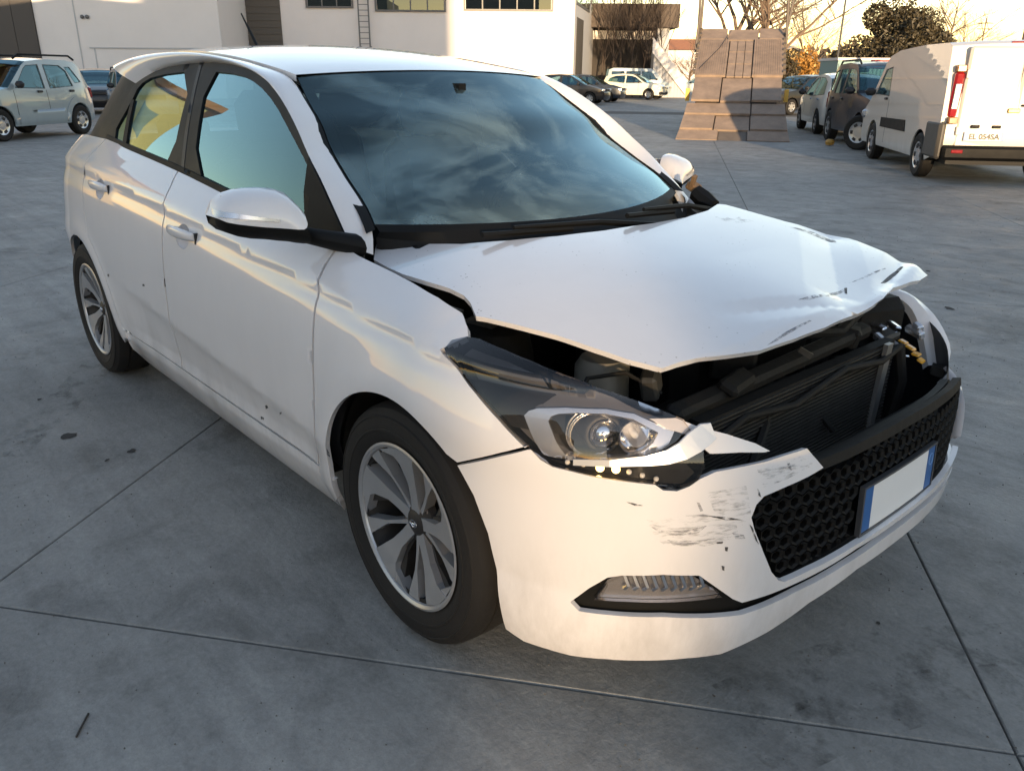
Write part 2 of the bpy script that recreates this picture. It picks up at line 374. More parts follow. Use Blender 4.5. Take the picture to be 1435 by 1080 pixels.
# -- ground: one wide sheet of joint mortar with concrete slabs laid on it
def concrete():
    m, n, b = nodes('concrete'); setp(b, rough=.75, spec=.35)
    g_ = n.nodes.new('ShaderNodeNewGeometry')
    def noise(sc, det=8, rough=.6, dist=0., stretch=None):
        q = n.nodes.new('ShaderNodeTexNoise'); q.inputs['Scale'].default_value = sc; q.inputs['Detail'].default_value = det; q.inputs['Roughness'].default_value = rough; q.inputs['Distortion'].default_value = dist
        if stretch:
            mp = n.nodes.new('ShaderNodeMapping'); mp.inputs['Rotation'].default_value = (0, 0, stretch[0]); mp.inputs['Scale'].default_value = (stretch[1], stretch[2], 1); n.links.new(g_.outputs['Position'], mp.inputs[0]); n.links.new(mp.outputs[0], q.inputs['Vector'])
        else: n.links.new(g_.outputs['Position'], q.inputs['Vector'])
        return q.outputs[0]
    def ramp(src, pts):
        r = n.nodes.new('ShaderNodeValToRGB'); r.color_ramp.elements[0].position, r.color_ramp.elements[1].position = pts[0][0], pts[-1][0]
        r.color_ramp.elements[0].color = (*pts[0][1], 1); r.color_ramp.elements[1].color = (*pts[-1][1], 1)
        for p, c in pts[1:-1]: e = r.color_ramp.elements.new(p); e.color = (*c, 1)
        n.links.new(src, r.inputs[0]); return r.outputs[0]
    def mix(a, b_, f, mode='MULTIPLY'):
        x = n.nodes.new('ShaderNodeMix'); x.data_type = 'RGBA'; x.blend_type = mode
        if isinstance(f, float): x.inputs[0].default_value = f
        else: n.links.new(f, x.inputs[0])
        n.links.new(a, x.inputs[6]); n.links.new(b_, x.inputs[7]); return x.outputs[2]
    base = ramp(noise(.55, 6, .6, .6), [(.26, (.225, .221, .209)), (.5, (.29, .284, .268)), (.74, (.355, .348, .328))])
    mott = ramp(noise(4.5, 9, .72, .8), [(.30, (.62, .62, .63)), (.52, (.95, .95, .96)), (.75, (1.12, 1.11, 1.1))])
    fine = ramp(noise(60, 8, .8), [(.3, (.66, .66, .66)), (.7, (1.14, 1.14, 1.13))])
    stain = ramp(noise(1.7, 7, .66, 1.4), [(.34, (.66, .65, .64)), (.46, (1, 1, 1)), (1, (1, 1, 1))])
    brush = ramp(noise(2.2, 6, .6, .2, (.66, .35, 6.)), [(.32, (.80, .80, .81)), (.68, (1.10, 1.10, 1.10))])
    oil = ramp(noise(.8, 3, .5, .3), [(.27, (.40, .39, .38)), (.34, (1, 1, 1)), (1, (1, 1, 1))])
    c = mix(base, mott, .75); c = mix(c, fine, .8); c = mix(c, stain, .7); c = mix(c, brush, .7); c = mix(c, oil, .6)
    n.links.new(c, b.inputs['Base Color'])
    mr = n.nodes.new('ShaderNodeMapRange'); mr.inputs[1].default_value = .3; mr.inputs[2].default_value = .7; mr.inputs[3].default_value = .52; mr.inputs[4].default_value = .86; n.links.new(noise(3.1, 6, .65), mr.inputs[0]); n.links.new(mr.outputs[0], b.inputs['Roughness'])
    bp_ = n.nodes.new('ShaderNodeBump'); bp_.inputs['Strength'].default_value = .6; bp_.inputs['Distance'].default_value = .008; n.links.new(noise(38, 8, .7), bp_.inputs['Height']); n.links.new(bp_.outputs[0], b.inputs['Normal'])
    return m
CONC = concrete(); JOINT = plain('joint_filler', (.075, .072, .07), .9, vary=.3)
ground = mk('ground', [(-900, -900, -.012), (900, -900, -.012), (900, 900, -.012), (-900, 900, -.012)], [(0, 1, 2, 3)], CONC, None, False); tag(ground, kind='structure')
DA = np.array([.793, .609]); DB = np.array([-.609, .793]); DA = DA/np.linalg.norm(DA); DB = np.array([-DA[1], DA[0]])
joint_bed = mk('joint_bed', [(*(DA*a+DB*b_), -.008) for a, b_ in ((-23, -14), (17, -14), (17, 34), (-23, 34))], [(0, 1, 2, 3)], JOINT, ground, False)
a0, b0, sa, sb = .885, -.795, 2.61, 4.0
gj = .003
me = bpy.data.meshes.new('concrete_slab'); hx, hy = sa/2-gj, sb/2-gj; be = .003
Vs = [(sx*(hx-e), sy*(hy-e), z) for e, z in ((0, -.010), (0, -be), (be, 0)) for sx, sy in ((-1, -1), (1, -1), (1, 1), (-1, 1))]
Fs = [(8, 9, 10, 11)]+[(r*4+i, r*4+(i+1) % 4, r*4+4+(i+1) % 4, r*4+4+i) for r in range(2) for i in range(4)]
me.from_pydata(Vs, [], Fs); me.materials.append(CONC)
for i in range(-9, 6):
    for j in range(-3, 8):
        c = DA*(a0+(i+.5)*sa)+DB*(b0+(j+.5)*sb); o = bpy.data.objects.new('concrete_slab', me); o.location = (c[0], c[1], random.uniform(-.0006, .0006)); o.rotation_euler.z = math.atan2(DA[1], DA[0]); link(o, ground)
# dirt marks on the slabs
DIRT = plain('mud_mark', (.035, .032, .03), .9, vary=.4, scale=30)
def blotch(px, py, rx, ry, n_=14):
    c = atZ(px, py, 0); P = []
    for k in range(n_): a = 2*math.pi*k/n_; r = random.uniform(.55, 1.1); P.append(c[:2]+RT*rx*r*math.cos(a)+FW*ry*r*math.sin(a))
    mk('dirt_mark', [(*p, .0022) for p in P], [tuple(range(n_))], DIRT, ground, False)
for a in ((97, 611, .030, .035), (186, 632, .018, .022), (150, 645, .008, .012), (55, 560, .01, .014), (1230, 873, .006, .008), (1330, 432, .03, .05), (1300, 380, .02, .03)): blotch(*a)
tw = MB(); tw.tube([atZ(107, 1032, .003), atZ(114, 1018, .004), atZ(124, 999, .003)], .0025, 5); tag(tw.build('twig', DIRT), 'short dark twig lying on the concrete at the lower left', 'twig')

RUBM = ragged('rubber_trace', (.09, .088, .085), 9, .50, .85, (1, 1, 1))
def tyre_mark(pts, w_):
    P = smoothp([atZ(*p, .0018) for p in pts]); V = []
    for i, p in enumerate(P): t = P[min(i+1, len(P)-1)]-P[max(i-1, 0)]; n_ = np.array([-t[1], t[0], 0]); n_ /= np.linalg.norm(n_); V += [p-n_*w_/2, p+n_*w_/2]
    mk('tyre_mark', V, [(2*i, 2*i+2, 2*i+3, 2*i+1) for i in range(len(P)-1)], RUBM, ground, False)
def smoothp(P, n=24):
    P = np.array(P); t = np.arange(len(P)); q = np.linspace(0, len(P)-1, n); return np.stack([cr(t, P[:, i])(q) for i in range(3)], 1)
tyre_mark([(1030, 990), (1120, 950), (1220, 920), (1330, 905), (1434, 900)], .16); tyre_mark([(1060, 1060), (1170, 1010), (1290, 975), (1434, 960)], .16); tyre_mark([(0, 640), (90, 560), (150, 500), (190, 470)], .17)
def grit():
    r_ = np.random.default_rng(12); n_ = 5200; d = 1.0+np.abs(r_.normal(0, 5.5, n_)); l = r_.uniform(-1, 1, n_)*(1.2+.8*d); s = r_.uniform(.0008, .0034, n_)*(1+.06*d); V = []; F = []
    for a, b_, q in zip(l, d, s):
        p = gp(a, b_, .001); o_ = len(V); t = r_.uniform(0, 6.28)
        V += [tuple(p+q*np.array([math.cos(t+k*2.1), math.sin(t+k*2.1)*.8, 0])) for k in range(3)]+[tuple(p+np.array([q*.2, 0, q*1.1]))]; F += [(o_, o_+1, o_+3), (o_+1, o_+2, o_+3), (o_+2, o_, o_+3)]
    tag(mk('grit', V, F, plain('grit', (.10, .095, .09), .9, vary=.6, scale=3), None, False), 'fine grit scattered over the concrete', 'grit', kind='stuff')
grit()
# -- walls
def wall_mat(name, col, vary=.08):
    m = plain(name, col, .85, vary=vary, scale=.6, bump=.05); return m
WHITEW = wall_mat('white_render', (.66, .62, .60)); GREYW = wall_mat('grey_render', (.42, .42, .43)); SHUT = plain('shutter_brown', (.075, .065, .055), .6, vary=.15); OCHRE = wall_mat('ochre_render', (.50, .37, .17)); SHADEBRICK = wall_mat('brick_painted_shade', (.030, .024, .020), .35)  # the overgrown building's shade is put into its brick colour
WINF = plain('window_frame_grey', (.10, .10, .10), .5); PANE = glass('window_pane', (.05, .06, .06)); ROOFT = plain('roof_tile', (.36, .15, .07), .8, vary=.3, scale=3)
def wbox(mb, l0, l1, d0, d1, z0, z1):
    V = [gp(l, d, z) for l in (l0, l1) for d in (d0, d1) for z in (z0, z1)]; mb.add(V, [(0, 1, 3, 2), (4, 6, 7, 5), (0, 4, 5, 1), (2, 3, 7, 6), (0, 2, 6, 4), (1, 5, 7, 3)])
def L(px, d): return (px-IW/2)/FPX*d/math.cos(0)*1.0/ (1/ (math.cos(PITCH)-0*math.sin(PITCH))) if False else LZ(px, 107, d)[0]
def LZ(px, py, d):
    o, dr = ray(px, py); f = dr[:2] @ FW; t = d/f; q = o+t*dr; return float((q[:2]-CAMPOS[:2]) @ RT), float(q[2])
W_H = 9.5
hall = tag(empty('warehouse'), 'long white rendered warehouse with high strip windows behind the car', 'building')
dM, dLft = 55., 50.
lc = LZ(804, 60, dM)[0]; lr = LZ(343, 60, dM)[0]
mb = MB(); wbox(mb, lr, lc, dM, dM+18, 0, W_H); mb.build('wall', WHITEW, hall, False)
# windows of the hall front: frame, panes and mullions
def window(px0, px1, py1, d, ztop, nm, parent, proud=.12):
    l0, z0 = LZ(px0, py1, d); l1 = LZ(px1, py1, d)[0]
    f = MB(); wbox(f, l0, l1, d-proud, d-.01, z0-.10, z0); wbox(f, l0, l1, d-proud, d-.01, ztop, ztop+.1); wbox(f, l0-.10, l0, d-proud, d-.01, z0-.10, ztop+.1); wbox(f, l1, l1+.10, d-proud, d-.01, z0-.1, ztop+.1)
    W_ = f.build('window', WINF, parent, False)
    k = nm
    for i in range(k):
        a = l0+(l1-l0)*i/k; b_ = l0+(l1-l0)*(i+1)/k
        p = MB(); wbox(p, a+.04, b_-.04, d-.05, d-.03, z0, ztop); p.build('pane', PANE, W_, False)
        if i: m_ = MB(); wbox(m_, a-.04, a+.04, d-.09, d-.01, z0, ztop); m_.build('mullion', WINF, W_, False)
    mm = MB(); wbox(mm, l0, l1, d-.085, d-.012, z0+1.1, z0+1.17); mm.build('mullion', WINF, W_, False)
for a, b_, y, k in ((431, 493, 9, 3), (528, 623, 14, 4), (652, 773, 13, 5)): window(a, b_, y, dM, 7.6, k, hall)
l0, l1 = LZ(343, 62, dM)[0]+.3, LZ(397, 62, dM)[0]; mb = MB(); wbox(mb, l0, l1, dM-.06, dM-.01, 0, 6.4); DR = mb.build('shutter_door', SHUT, hall, False)
for k in range(16): m_ = MB(); wbox(m_, l0, l1, dM-.09, dM-.055, .2+k*.39, .52+k*.39); m_.build('shutter_slat', SHUT, DR, False)
la, lb = LZ(505, 40, dM)[0], LZ(519, 40, dM)[0]; mb = MB()
for l in (la, lb): wbox(mb, l-.04, l+.04, dM-.45, dM-.37, 2.0, W_H)
for k in range(24): wbox(mb, la, lb, dM-.43, dM-.39, 2.2+k*.32, 2.24+k*.32)
for z in (3, 6): wbox(mb, la, la+.05, dM-.4, dM, z, z+.05); wbox(mb, lb, lb+.05, dM-.4, dM, z, z+.05)
mb.build('wall_ladder', WINF, hall, False)
# end wall running back to the right
pA = gp(lc, dM); pB = gp(LZ(838, 60, 70)[0], 70.)
def end_quad(mb, t0, t1, z0, z1, off=.0, th=.05):
    dirv = (pB-pA); nrm = np.array([dirv[1], -dirv[0], 0]); nrm /= np.linalg.norm(nrm); nrm = nrm if nrm @ (CAMPOS-pA) > 0 else -nrm
    a = pA+dirv*t0+nrm*off; b_ = pA+dirv*t1+nrm*off; V = []
    for p in (a, b_):
        for q in (0, -th):
            for z in (z0, z1): V.append(p+nrm*q+np.array([0, 0, z]))
    mb.add(V, [(0, 1, 3, 2), (4, 6, 7, 5), (0, 4, 5, 1), (2, 3, 7, 6), (0, 2, 6, 4), (1, 5, 7, 3)])
mb = MB(); end_quad(mb, 0.002, 1, 0, W_H, .02, .3); mb.build('end_wall', GREYW, hall, False)
mb = MB(); end_quad(mb, .06, .30, 0, 4.9, .05); mb.build('end_door', SHUT, hall, False)
for t0, t1 in ((.03, .52), (.60, .97)):
    mb = MB(); end_quad(mb, t0, t1, 5.6, 8.6, .06, .06); wI = mb.build('end_window', WINF, hall, False)
    for k in range(3): a = t0+(t1-t0)*k/3; m_ = MB(); end_quad(m_, a+.012, a+(t1-t0)/3-.012, 5.75, 8.5, .075, .01); m_.build('pane', PANE, wI, False)
# left block, standing forward
lblk = tag(empty('warehouse_wing'), 'white rendered wing of the warehouse with a tall dark door at the left edge', 'building')
le = LZ(307, 30, dLft)[0]; mb = MB(); wbox(mb, le-34, le, dLft, dLft+14, 0, W_H); mb.build('wall', WHITEW, lblk, False)
l1 = LZ(55, 60, dLft)[0]; mb = MB(); wbox(mb, l1-6, l1, dLft-.08, dLft-.01, 0, 7.5); dd = mb.build('tall_door', plain('dark_door', (.055, .047, .043), .6, vary=.12), lblk, False)
for k in range(5): m_ = MB(); wbox(m_, l1-6+k*1.2+.02, l1-6+k*1.2+1.18, dLft-.11, dLft-.075, .05, 7.4); m_.build('door_panel', MATS['dark_door'], dd, False)
z_ = LZ(200, 68, dLft)[1]; mb = MB(); wbox(mb, LZ(126, 68, dLft)[0], le-.3, dLft-.05, dLft-.01, z_-.03, z_+.04); mb.build('ledge_strip', GREYW, lblk, False)
for px in (108, 128):
    mb = MB(); l_ = LZ(px, 40, dLft)[0]; wbox(mb, l_-.03, l_+.03, dLft-.03, dLft-.01, 0, W_H if px == 108 else z_); mb.build('wall_joint', GREYW, lblk, False)
for px in (116, 123):
    l_, zz = LZ(px, 24, dLft); mb = MB(); mb.sphere(gp(l_, dLft-.08, zz), .11, 10, 8); mb.build('wall_lamp', WINF, lblk)
# unseen masses added behind the photographer to shade the yard; the ochre house shows in the side windows
def block(name, label, l0, l1, d0, d1, h, mat, wins=()):
    o = tag(empty(name), label, 'building'); m_ = MB(); wbox(m_, l0, l1, d0, d1, 0, h); m_.build('wall', mat, o, False); return o
block('shade_caster', 'tall plain workshop added unseen behind the photographer to shade the yard', -11.8, 4.6, -80, -60, 27.0, GREYW)  # unseen caster, raised high to cut the sky glow on the bumper
block('side_caster', 'plain depot building added unseen left of the photographer to shade the wing', -62, -19.2, -36, -23, 12, GREYW)
lw = tag(empty('shade_wall'), 'long unseen wall added behind the photographer to shade the yard', 'wall'); m_ = MB()
P1, P2 = gp(4.7, -59.), gp(70, -57.); q = (P2-P1)/np.linalg.norm(P2-P1); nn = np.array([-q[1], q[0], 0])*.2
m_.add([P1-nn, P1+nn, P2+nn, P2-nn, P1-nn+[0, 0, 7.05], P1+nn+[0, 0, 7.05], P2+nn+[0, 0, 7.05], P2-nn+[0, 0, 7.05]], [(0, 1, 2, 3), (4, 7, 6, 5), (0, 4, 5, 1), (1, 5, 6, 2), (2, 6, 7, 3), (3, 7, 4, 0)]); m_.build('wall', GREYW, lw, False)
# -- ochre house to the left, out of frame but mirrored in the car's side windows
def reflected_house():
    o = tag(empty('ochre_house'), 'ochre rendered house with grey shuttered windows left of the yard', 'building')
    A = np.array([-24., -1.2, 0]); Bv = np.array([-22.2, -9.6, 0]); u = (Bv-A)/np.linalg.norm(Bv-A); nrm = np.array([-u[1], u[0], 0]); nrm = nrm if nrm[0] > 0 else -nrm
    def q(mb, s0, s1, z0, z1, off, th):
        V = [A+u*s+nrm*(off-t)+np.array([0, 0, z]) for s in (s0, s1) for t in (0, th) for z in (z0, z1)]
        mb.add(V, [(0, 1, 3, 2), (4, 6, 7, 5), (0, 4, 5, 1), (2, 3, 7, 6), (0, 2, 6, 4), (1, 5, 7, 3)])
    m_ = MB(); q(m_, -2.2, 6.3, 0, 7.2, 0, 10); m_.build('wall', OCHRE, o, False)
    m_ = MB(); q(m_, -2.6, 6.7, 7.2, 7.5, .35, 11); m_.build('roof', ROOFT, o, False)
    SH_ = plain('shutter_grey', (.19, .21, .19), .6)
    for s in (-1.4, 1.1, 3.8):
        for z in (1.2, 4.4):
            m_ = MB(); q(m_, s, s+1.6, z, z+1.7, .05, .1); w_ = m_.build('window', SH_, o, False)
            for k in range(3): p = MB(); q(p, s+.08+k*.5, s+.52+k*.5, z+.1, z+1.6, .07, .02); p.build('shutter_leaf', SH_, w_, False)
reflected_house()
# -- background vehicles
def bg_wheel(name, R, alloy=True, col=None):
    root = MB(); h = .1
    root.lathe([(R*.60, -h*.9), (R*.66, -h), (R*.9, -h), (R, -h*.7), (R, h*.7), (R*.9, h), (R*.6, h)], (0, 0, 0), 'y', 28)
    o = root.build(name, RUBBER, None, True, 30); COL.objects.unlink(o)
    c = MB(); c.lathe([(.001, -h*.80), (R*.2, -h*.82), (R*.5, -h*.7), (R*.62, -h*.92), (R*.64, -h*.8)], (0, 0, 0), 'y', 28)
    d = c.build('wheel_cover', col or ALLOY, None, True, 40); COL.objects.unlink(d); d.parent = o
    for k in range(6):
        a = 2*math.pi*k/6; s = MB(); s.box((R*.44*math.cos(a), -h*.80, R*.44*math.sin(a)), (R*.15, .02, R*.20), 0, -a); e = s.build('cover_slot', INK, None, False); COL.objects.unlink(e); e.parent = o
    return o
def put_tree(o, parent, loc, rz):
    def cp(x, par):
        c = x.copy(); COL.objects.link(c); c.parent = par
        for ch in [y for y in bpy.data.objects if y.parent == x and y not in c.children]: cp(ch, c)
        return c
    c = cp(o, parent); c.location = loc; c.rotation_euler = (0, 0, rz); return c
BGW = {}
def vehicle(name, label, cat, spec, loc, heading, group=None):
    """a parked vehicle from its side profile; x forward from mid wheelbase"""
    o = tag(empty(name, loc, heading), label, cat, group); P = spec; w_ = P['w']; wb = P['wb']; R = P.get('R', .31)
    top = np.array(P['top'], float); xa, xb_ = top[:, 0].max(), top[:, 0].min(); xc = (xa+xb_)/2; hl = (xa-xb_)/2; zbl = P['belt']; tum = P.get('tumble', .30); pt = P.get('plan', .14)
    def Wc(x, z):
        x = np.asarray(x, float); z = np.asarray(z, float); t = np.clip(np.abs(x-xc)/hl, 0, 1.02)
        if P.get('flat'): return w_+0*x+0*z-.05*np.clip((.40-z)/.2, 0, 1)**2
        return w_-tum*np.clip(z-zbl, 0, 3)-pt*t**5-.05*np.clip((.45-z)/.3, 0, 1)**2-.03*np.clip((z-.62)/(zbl-.62+.001), 0, 1)**2
    fR = lambda x, z: np.stack(np.broadcast_arrays(x, -Wc(x, z), z), -1)
    fL = lambda x, z: np.stack(np.broadcast_arrays(x, Wc(x, z), z), -1)
    zs_ = P.get('sill', .24); ar = R+.05
    def archp(cx): return [(cx+ar*math.cos(a), R+ar*math.sin(a)) for a in np.linspace(-.12, math.pi+.12, 18)]
    af, arr = archp(wb/2), archp(-wb/2)
    out = [tuple(p) for p in top]+[p for p in arr[::-1]]+[p for p in af[::-1]]
    glassm = P.get('glass', SIDEGLASS)
    for fn, sg in ((fR, -1), (fL, 1)):
        sf = Surf(fn, (0, 1), (0, 1), 0, 0, (xc, 0, .7))
        panel('body_side', sf, out, P['mat'], o, holes=[h for h in P['wins']], step=.07, flange=.02)
        for h in P['wins']: panel('side_window', sf, h, glassm, o, off=-.012, flange=0, step=.2)
        for h in P['wins']:
            hh = np.array(h); panel('window_seal', sf, grow(hh, .035), INK, o, holes=[grow(hh, -.02)], step=.2, flange=.004, off=.002)
        for nm, poly, m in P.get('trim', []): panel(nm, sf, poly, m, o, off=.012, flange=.02, step=.12)
        for sx in P.get('seams', []): panel('door_seam', sf, [(sx-.006, zbl-.03), (sx+.006, zbl-.03), (sx+.006, zs_+.08), (sx-.006, zs_+.08)], INK, o, off=.002, flange=.002, step=.2)
        for hx, hz in P.get('handles', []): m_ = MB(); p = fn(np.array([hx]), np.array([hz]))[0]; m_.box(p+np.array([0, sg*.015, 0]), (.15, .03, .045), 0, 0, 0, .01); m_.build('door_handle', P.get('handle_mat', INK), o, True, 40)
    d = densify(top, .10, False); ys = np.linspace(-1, 1, 11)
    ws0, ws1 = P.get('ws', (9e9, 9e9)); rs0, rs1 = P.get('rs', (9e9, 9e9))
    segs = []; cur = None
    for i in range(len(d)-1):
        m = (d[i]+d[i+1])/2; k = 'body_top'
        if ws0 > m[0] > ws1 and m[1] > zbl: k = 'windscreen'
        if rs0 > m[0] > rs1 and m[1] > zbl: k = 'rear_window'
        if k != cur: segs.append([k, [d[i]]]); cur = k
        segs[-1][1].append(d[i+1])
    for k, pts in segs:
        pts = np.array(pts); W_ = Wc(pts[:, 0], pts[:, 1]); cr_ = .035 if k == 'body_top' else .03; G = []
        for (x, z), ww in zip(pts, W_):
            mid = np.clip((z-.5)/.3, 0, 1)
            G.append([(x+(.05*(1-y*y) if x > xc+hl*.5 else (-.05*(1-y*y) if x < xc-hl*.5 else 0)), y*ww, z+cr_*mid*(1-y*y)) for y in ys])
        G = np.array(G)
        if k == 'body_top': MB().grid(G).build(k, P['mat'], o, True, 50)
        else:
            MB().grid(G).build(k, glassm, o, True, 50); MB().grid(G[:, :2]).build('screen_pillar', P['mat'], o); MB().grid(G[:, -2:]).build('screen_pillar', P['mat'], o)
    m_ = MB(); m_.box((xc, 0, .33), (hl*1.8, w_*1.5, .16)); m_.box((xc-.1, 0, .62), (hl*1.05, w_*1.45, .5)); m_.build('cabin', CLOTH, o, False)
    key = (R, P.get('wcol') and P['wcol'].name)
    if key not in BGW: BGW[key] = bg_wheel('wheel', R, True, P.get('wcol'))
    for sx in (1, -1):
        for sg in (-1, 1): put_tree(BGW[key], o, (sx*wb/2, sg*(w_-.10), R), (0 if sg < 0 else math.pi)+(P.get('steer', 0) if sx > 0 else 0))
    zl = P.get('lampz', .70)
    for sg in (-1, 1):
        m_ = MB(); m_.box((xa-.10, sg*(w_-pt-.10), zl), (.22, .30, .15), -sg*.35, 0, 0, .04); m_.build('headlamp', P.get('lampmat', SILVERPL), o, True, 40)
        if P.get('tail', True): m_ = MB(); m_.box((xb_+.06, sg*(w_-pt-.05), zl+.12), (.12, .16, P.get('tailh', .26)), 0, .1, 0, .03); m_.build('tail_lamp', REDL, o, True, 40)
        if P.get('mirror', True): m_ = MB(); m_.box((P['mx'], sg*(w_+.08), zbl+.08), (.12, .20, .14), 0, 0, 0, .05); m_.build('door_mirror', P.get('mirmat', INK), o, True, 40)
    if P.get('rails'):
        for sg in (-1, 1):
            m_ = MB(); z_t = P['rails'][2]; ww = float(Wc(0, z_t-.05))-.05; m_.tube([(P['rails'][0], sg*ww, z_t-.03), (P['rails'][0]-.15, sg*ww, z_t+.05), (P['rails'][1]+.15, sg*ww, z_t+.05), (P['rails'][1], sg*ww, z_t-.03)], .022, 6); m_.build('roof_rail', BLACK, o)
    if P.get('fbump'): m_ = MB(); m_.box((xa-.10, 0, .42), (.26, w_*1.72, .26), 0, 0, 0, .06); m_.build('front_bumper', P['fbump'], o, True, 40)
    if P.get('grille'): m_ = MB(); m_.box((xa-.01, 0, zl), (.06, w_*.9, .13), 0, 0, 0, .02); m_.build('front_grille', INK, o, True, 40)
    return o
def place(rear_px, rear_py, front_px, front_py, wb, w_, side):
    """stand a car so that its near wheels meet the ground where the photograph shows them"""
    r = atZ(rear_px, rear_py, 0)[:2]; best = None
    for th in np.linspace(0, 2*math.pi, 1441):
        u = np.array([math.cos(th), math.sin(th)]); f = r+u*wb; q = proj(np.array([f[0], f[1], 0]))
        left = np.array([-u[1], u[0]]); toc = (CAMPOS[:2]-r) @ left
        if (toc > 0) != (side > 0): continue
        e = abs(q[0]-front_px)+1.5*abs(q[1]-front_py)
        if best is None or e < best[0]-1e-9: best = (e, th)
    return r, best
def stand(rear, front, wb, w_, side):
    r, (e, th) = place(*rear, *front, wb, w_, side)
    u = np.array([math.cos(th), math.sin(th)]); left = np.array([-u[1], u[0]]); c = r+u*wb/2-left*side*(w_-.02)
    return (c[0], c[1], 0), th
SILV = car_paint('silver_paint', (.27, .32, .35), .3, .15); BLUEP = car_paint('light_blue_paint', (.20, .32, .48), .3, .3); NAVY = car_paint('navy_paint', (.020, .026, .038), .08, .1, coat=.35); BLACKP = car_paint('black_paint', (.010, .010, .012), .06, coat=.35); CREAM = car_paint('pearl_paint', (.62, .60, .50), .3); VANW = car_paint('van_white', (.58, .545, .50), .5); REDP = car_paint('red_paint', (.16, .015, .03), .1, coat=.35); WHITE2 = car_paint('white_paint_two', (.70, .67, .62), .3)
# small silver off-roader at the left
suv = dict(w=.80, wb=2.36, R=.31, belt=.98, tumble=.22, mat=SILV, mx=.62, rails=(.35, -1.45, 1.58), seams=(.70, -.22), handles=((-.02, .92), (-1.0, .92)), handle_mat=INK, wcol=SILVERPL, lampz=.75, ws=(.82, .10), rs=(-1.5, -2), grille=True,
    top=[(1.72, .28), (1.78, .45), (1.77, .68), (1.66, .82), (1.30, .92), (.82, 1.00), (.25, 1.42), (.10, 1.50), (-.40, 1.55), (-1.10, 1.54), (-1.42, 1.50), (-1.56, 1.40), (-1.70, 1.05), (-1.78, .80), (-1.80, .45), (-1.74, .28)],
    wins=[[(.62, 1.00), (.22, 1.36), (.12, 1.42), (-.22, 1.44), (-.20, .98)], [(-.36, .98), (-.38, 1.44), (-.86, 1.43), (-1.02, 1.32), (-1.10, 1.02)], [(-1.20, 1.08), (-1.02, 1.40), (-1.20, 1.40), (-1.44, 1.10)]],
    trim=[('wheel_arch_trim', [(-1.18+.50*math.cos(a), .31+.50*math.sin(a)) for a in np.linspace(0, math.pi, 14)]+[(-1.18+.37*math.cos(a), .31+.37*math.sin(a)) for a in np.linspace(math.pi, 0, 14)], SILV), ('wheel_arch_trim', [(1.18+.50*math.cos(a), .31+.50*math.sin(a)) for a in np.linspace(0, math.pi, 14)]+[(1.18+.37*math.cos(a), .31+.37*math.sin(a)) for a in np.linspace(math.pi, 0, 14)], SILV), ('lower_cladding', [(.70, .32), (.70, .56), (-.70, .58), (-.70, .32)], SILV)])
loc, th = stand((117, 188), (6, 203), 2.36*1.05, .80, 1)
v = vehicle('small_off_roader', 'silver small off-roader with roof rails parked at the left edge', 'car', suv, loc, th); v.scale = (1.05,)*3
# light blue car behind it, nose towards the yard
hatch = dict(w=.82, wb=2.5, R=.30, belt=.93, tumble=.34, mat=BLUEP, mx=.62, seams=(.55, -.45), handles=((-.25, .86), (-1.15, .86)), handle_mat=BLUEP, ws=(1.0, .12), rs=(-1.5, -2.2), grille=True,
    top=[(1.95, .22), (2.02, .42), (1.98, .62), (1.80, .76), (1.40, .87), (.98, .94), (.25, 1.36), (.05, 1.43), (-.50, 1.47), (-1.20, 1.43), (-1.60, 1.34), (-1.92, 1.02), (-2.0, .80), (-1.98, .45), (-1.90, .24)],
    wins=[[(.80, .95), (.30, 1.28), (.05, 1.36), (-.32, 1.39), (-.32, .93)], [(-.44, .93), (-.44, 1.39), (-1.0, 1.37), (-1.35, 1.28), (-1.55, .98)]])
def var(base, **k): d = dict(base); d.update(k); return d
pb = gp(LZ(190, 150, 26)[0], 26.5); vehicle('parked_car', 'light blue estate car with roof rails nosing out behind the silver off-roader', 'car', var(hatch, rails=(.2, -1.4, 1.47)), (pb[0], pb[1], 0), math.atan2(CAMPOS[1]-pb[1]+3, CAMPOS[0]-pb[0]+9), 'cars parked by the warehouse')
pb = gp(LZ(135, 140, 31)[0], 31.5); vehicle('parked_car', 'dark car whose roof shows between the silver off-roader and the blue estate', 'car', var(hatch, mat=BLACKP), (pb[0], pb[1], 0), math.atan2(CAMPOS[1]-pb[1], CAMPOS[0]-pb[0]+2), 'cars parked by the warehouse')
# cars by the hall corner
for (px, d, hd, m, lab) in ((800, 46., .35, BLACKP, 'black car in front of the warehouse corner, nearer to the hatchback'), (826, 50., .38, NAVY, 'dark blue car beside the pale small off-roader, nose towards the yard')):
    pb = gp(LZ(px, 140, d)[0], d); vehicle('parked_car', lab, 'car', var(hatch, mat=m), (pb[0], pb[1], 0), HEAD-math.pi/2-.35+hd*0, 'cars parked by the warehouse')
loc, th = stand((857, 139), (908, 140), 2.54, .85, -1)
vehicle('parked_car', 'pale cream small off-roader side on before the ivy building', 'car', var(hatch, mat=CREAM, w=.86, wb=2.54, R=.33, fbump=INK, top=[(1.95, .26), (2.02, .50), (1.98, .78), (1.72, .92), (1.00, 1.02), (.30, 1.44), (.05, 1.52), (-.60, 1.56), (-1.40, 1.50), (-1.80, 1.40), (-1.98, 1.05), (-2.04, .80), (-2.0, .45), (-1.94, .26)], belt=1.0, wins=[[(.82, 1.03), (.30, 1.36), (.05, 1.43), (-.32, 1.46), (-.32, 1.0)], [(-.44, 1.0), (-.44, 1.46), (-1.1, 1.43), (-1.5, 1.30), (-1.6, 1.10)]]), loc, th)
pb = gp(LZ(893, 140, 60)[0], 60.5)
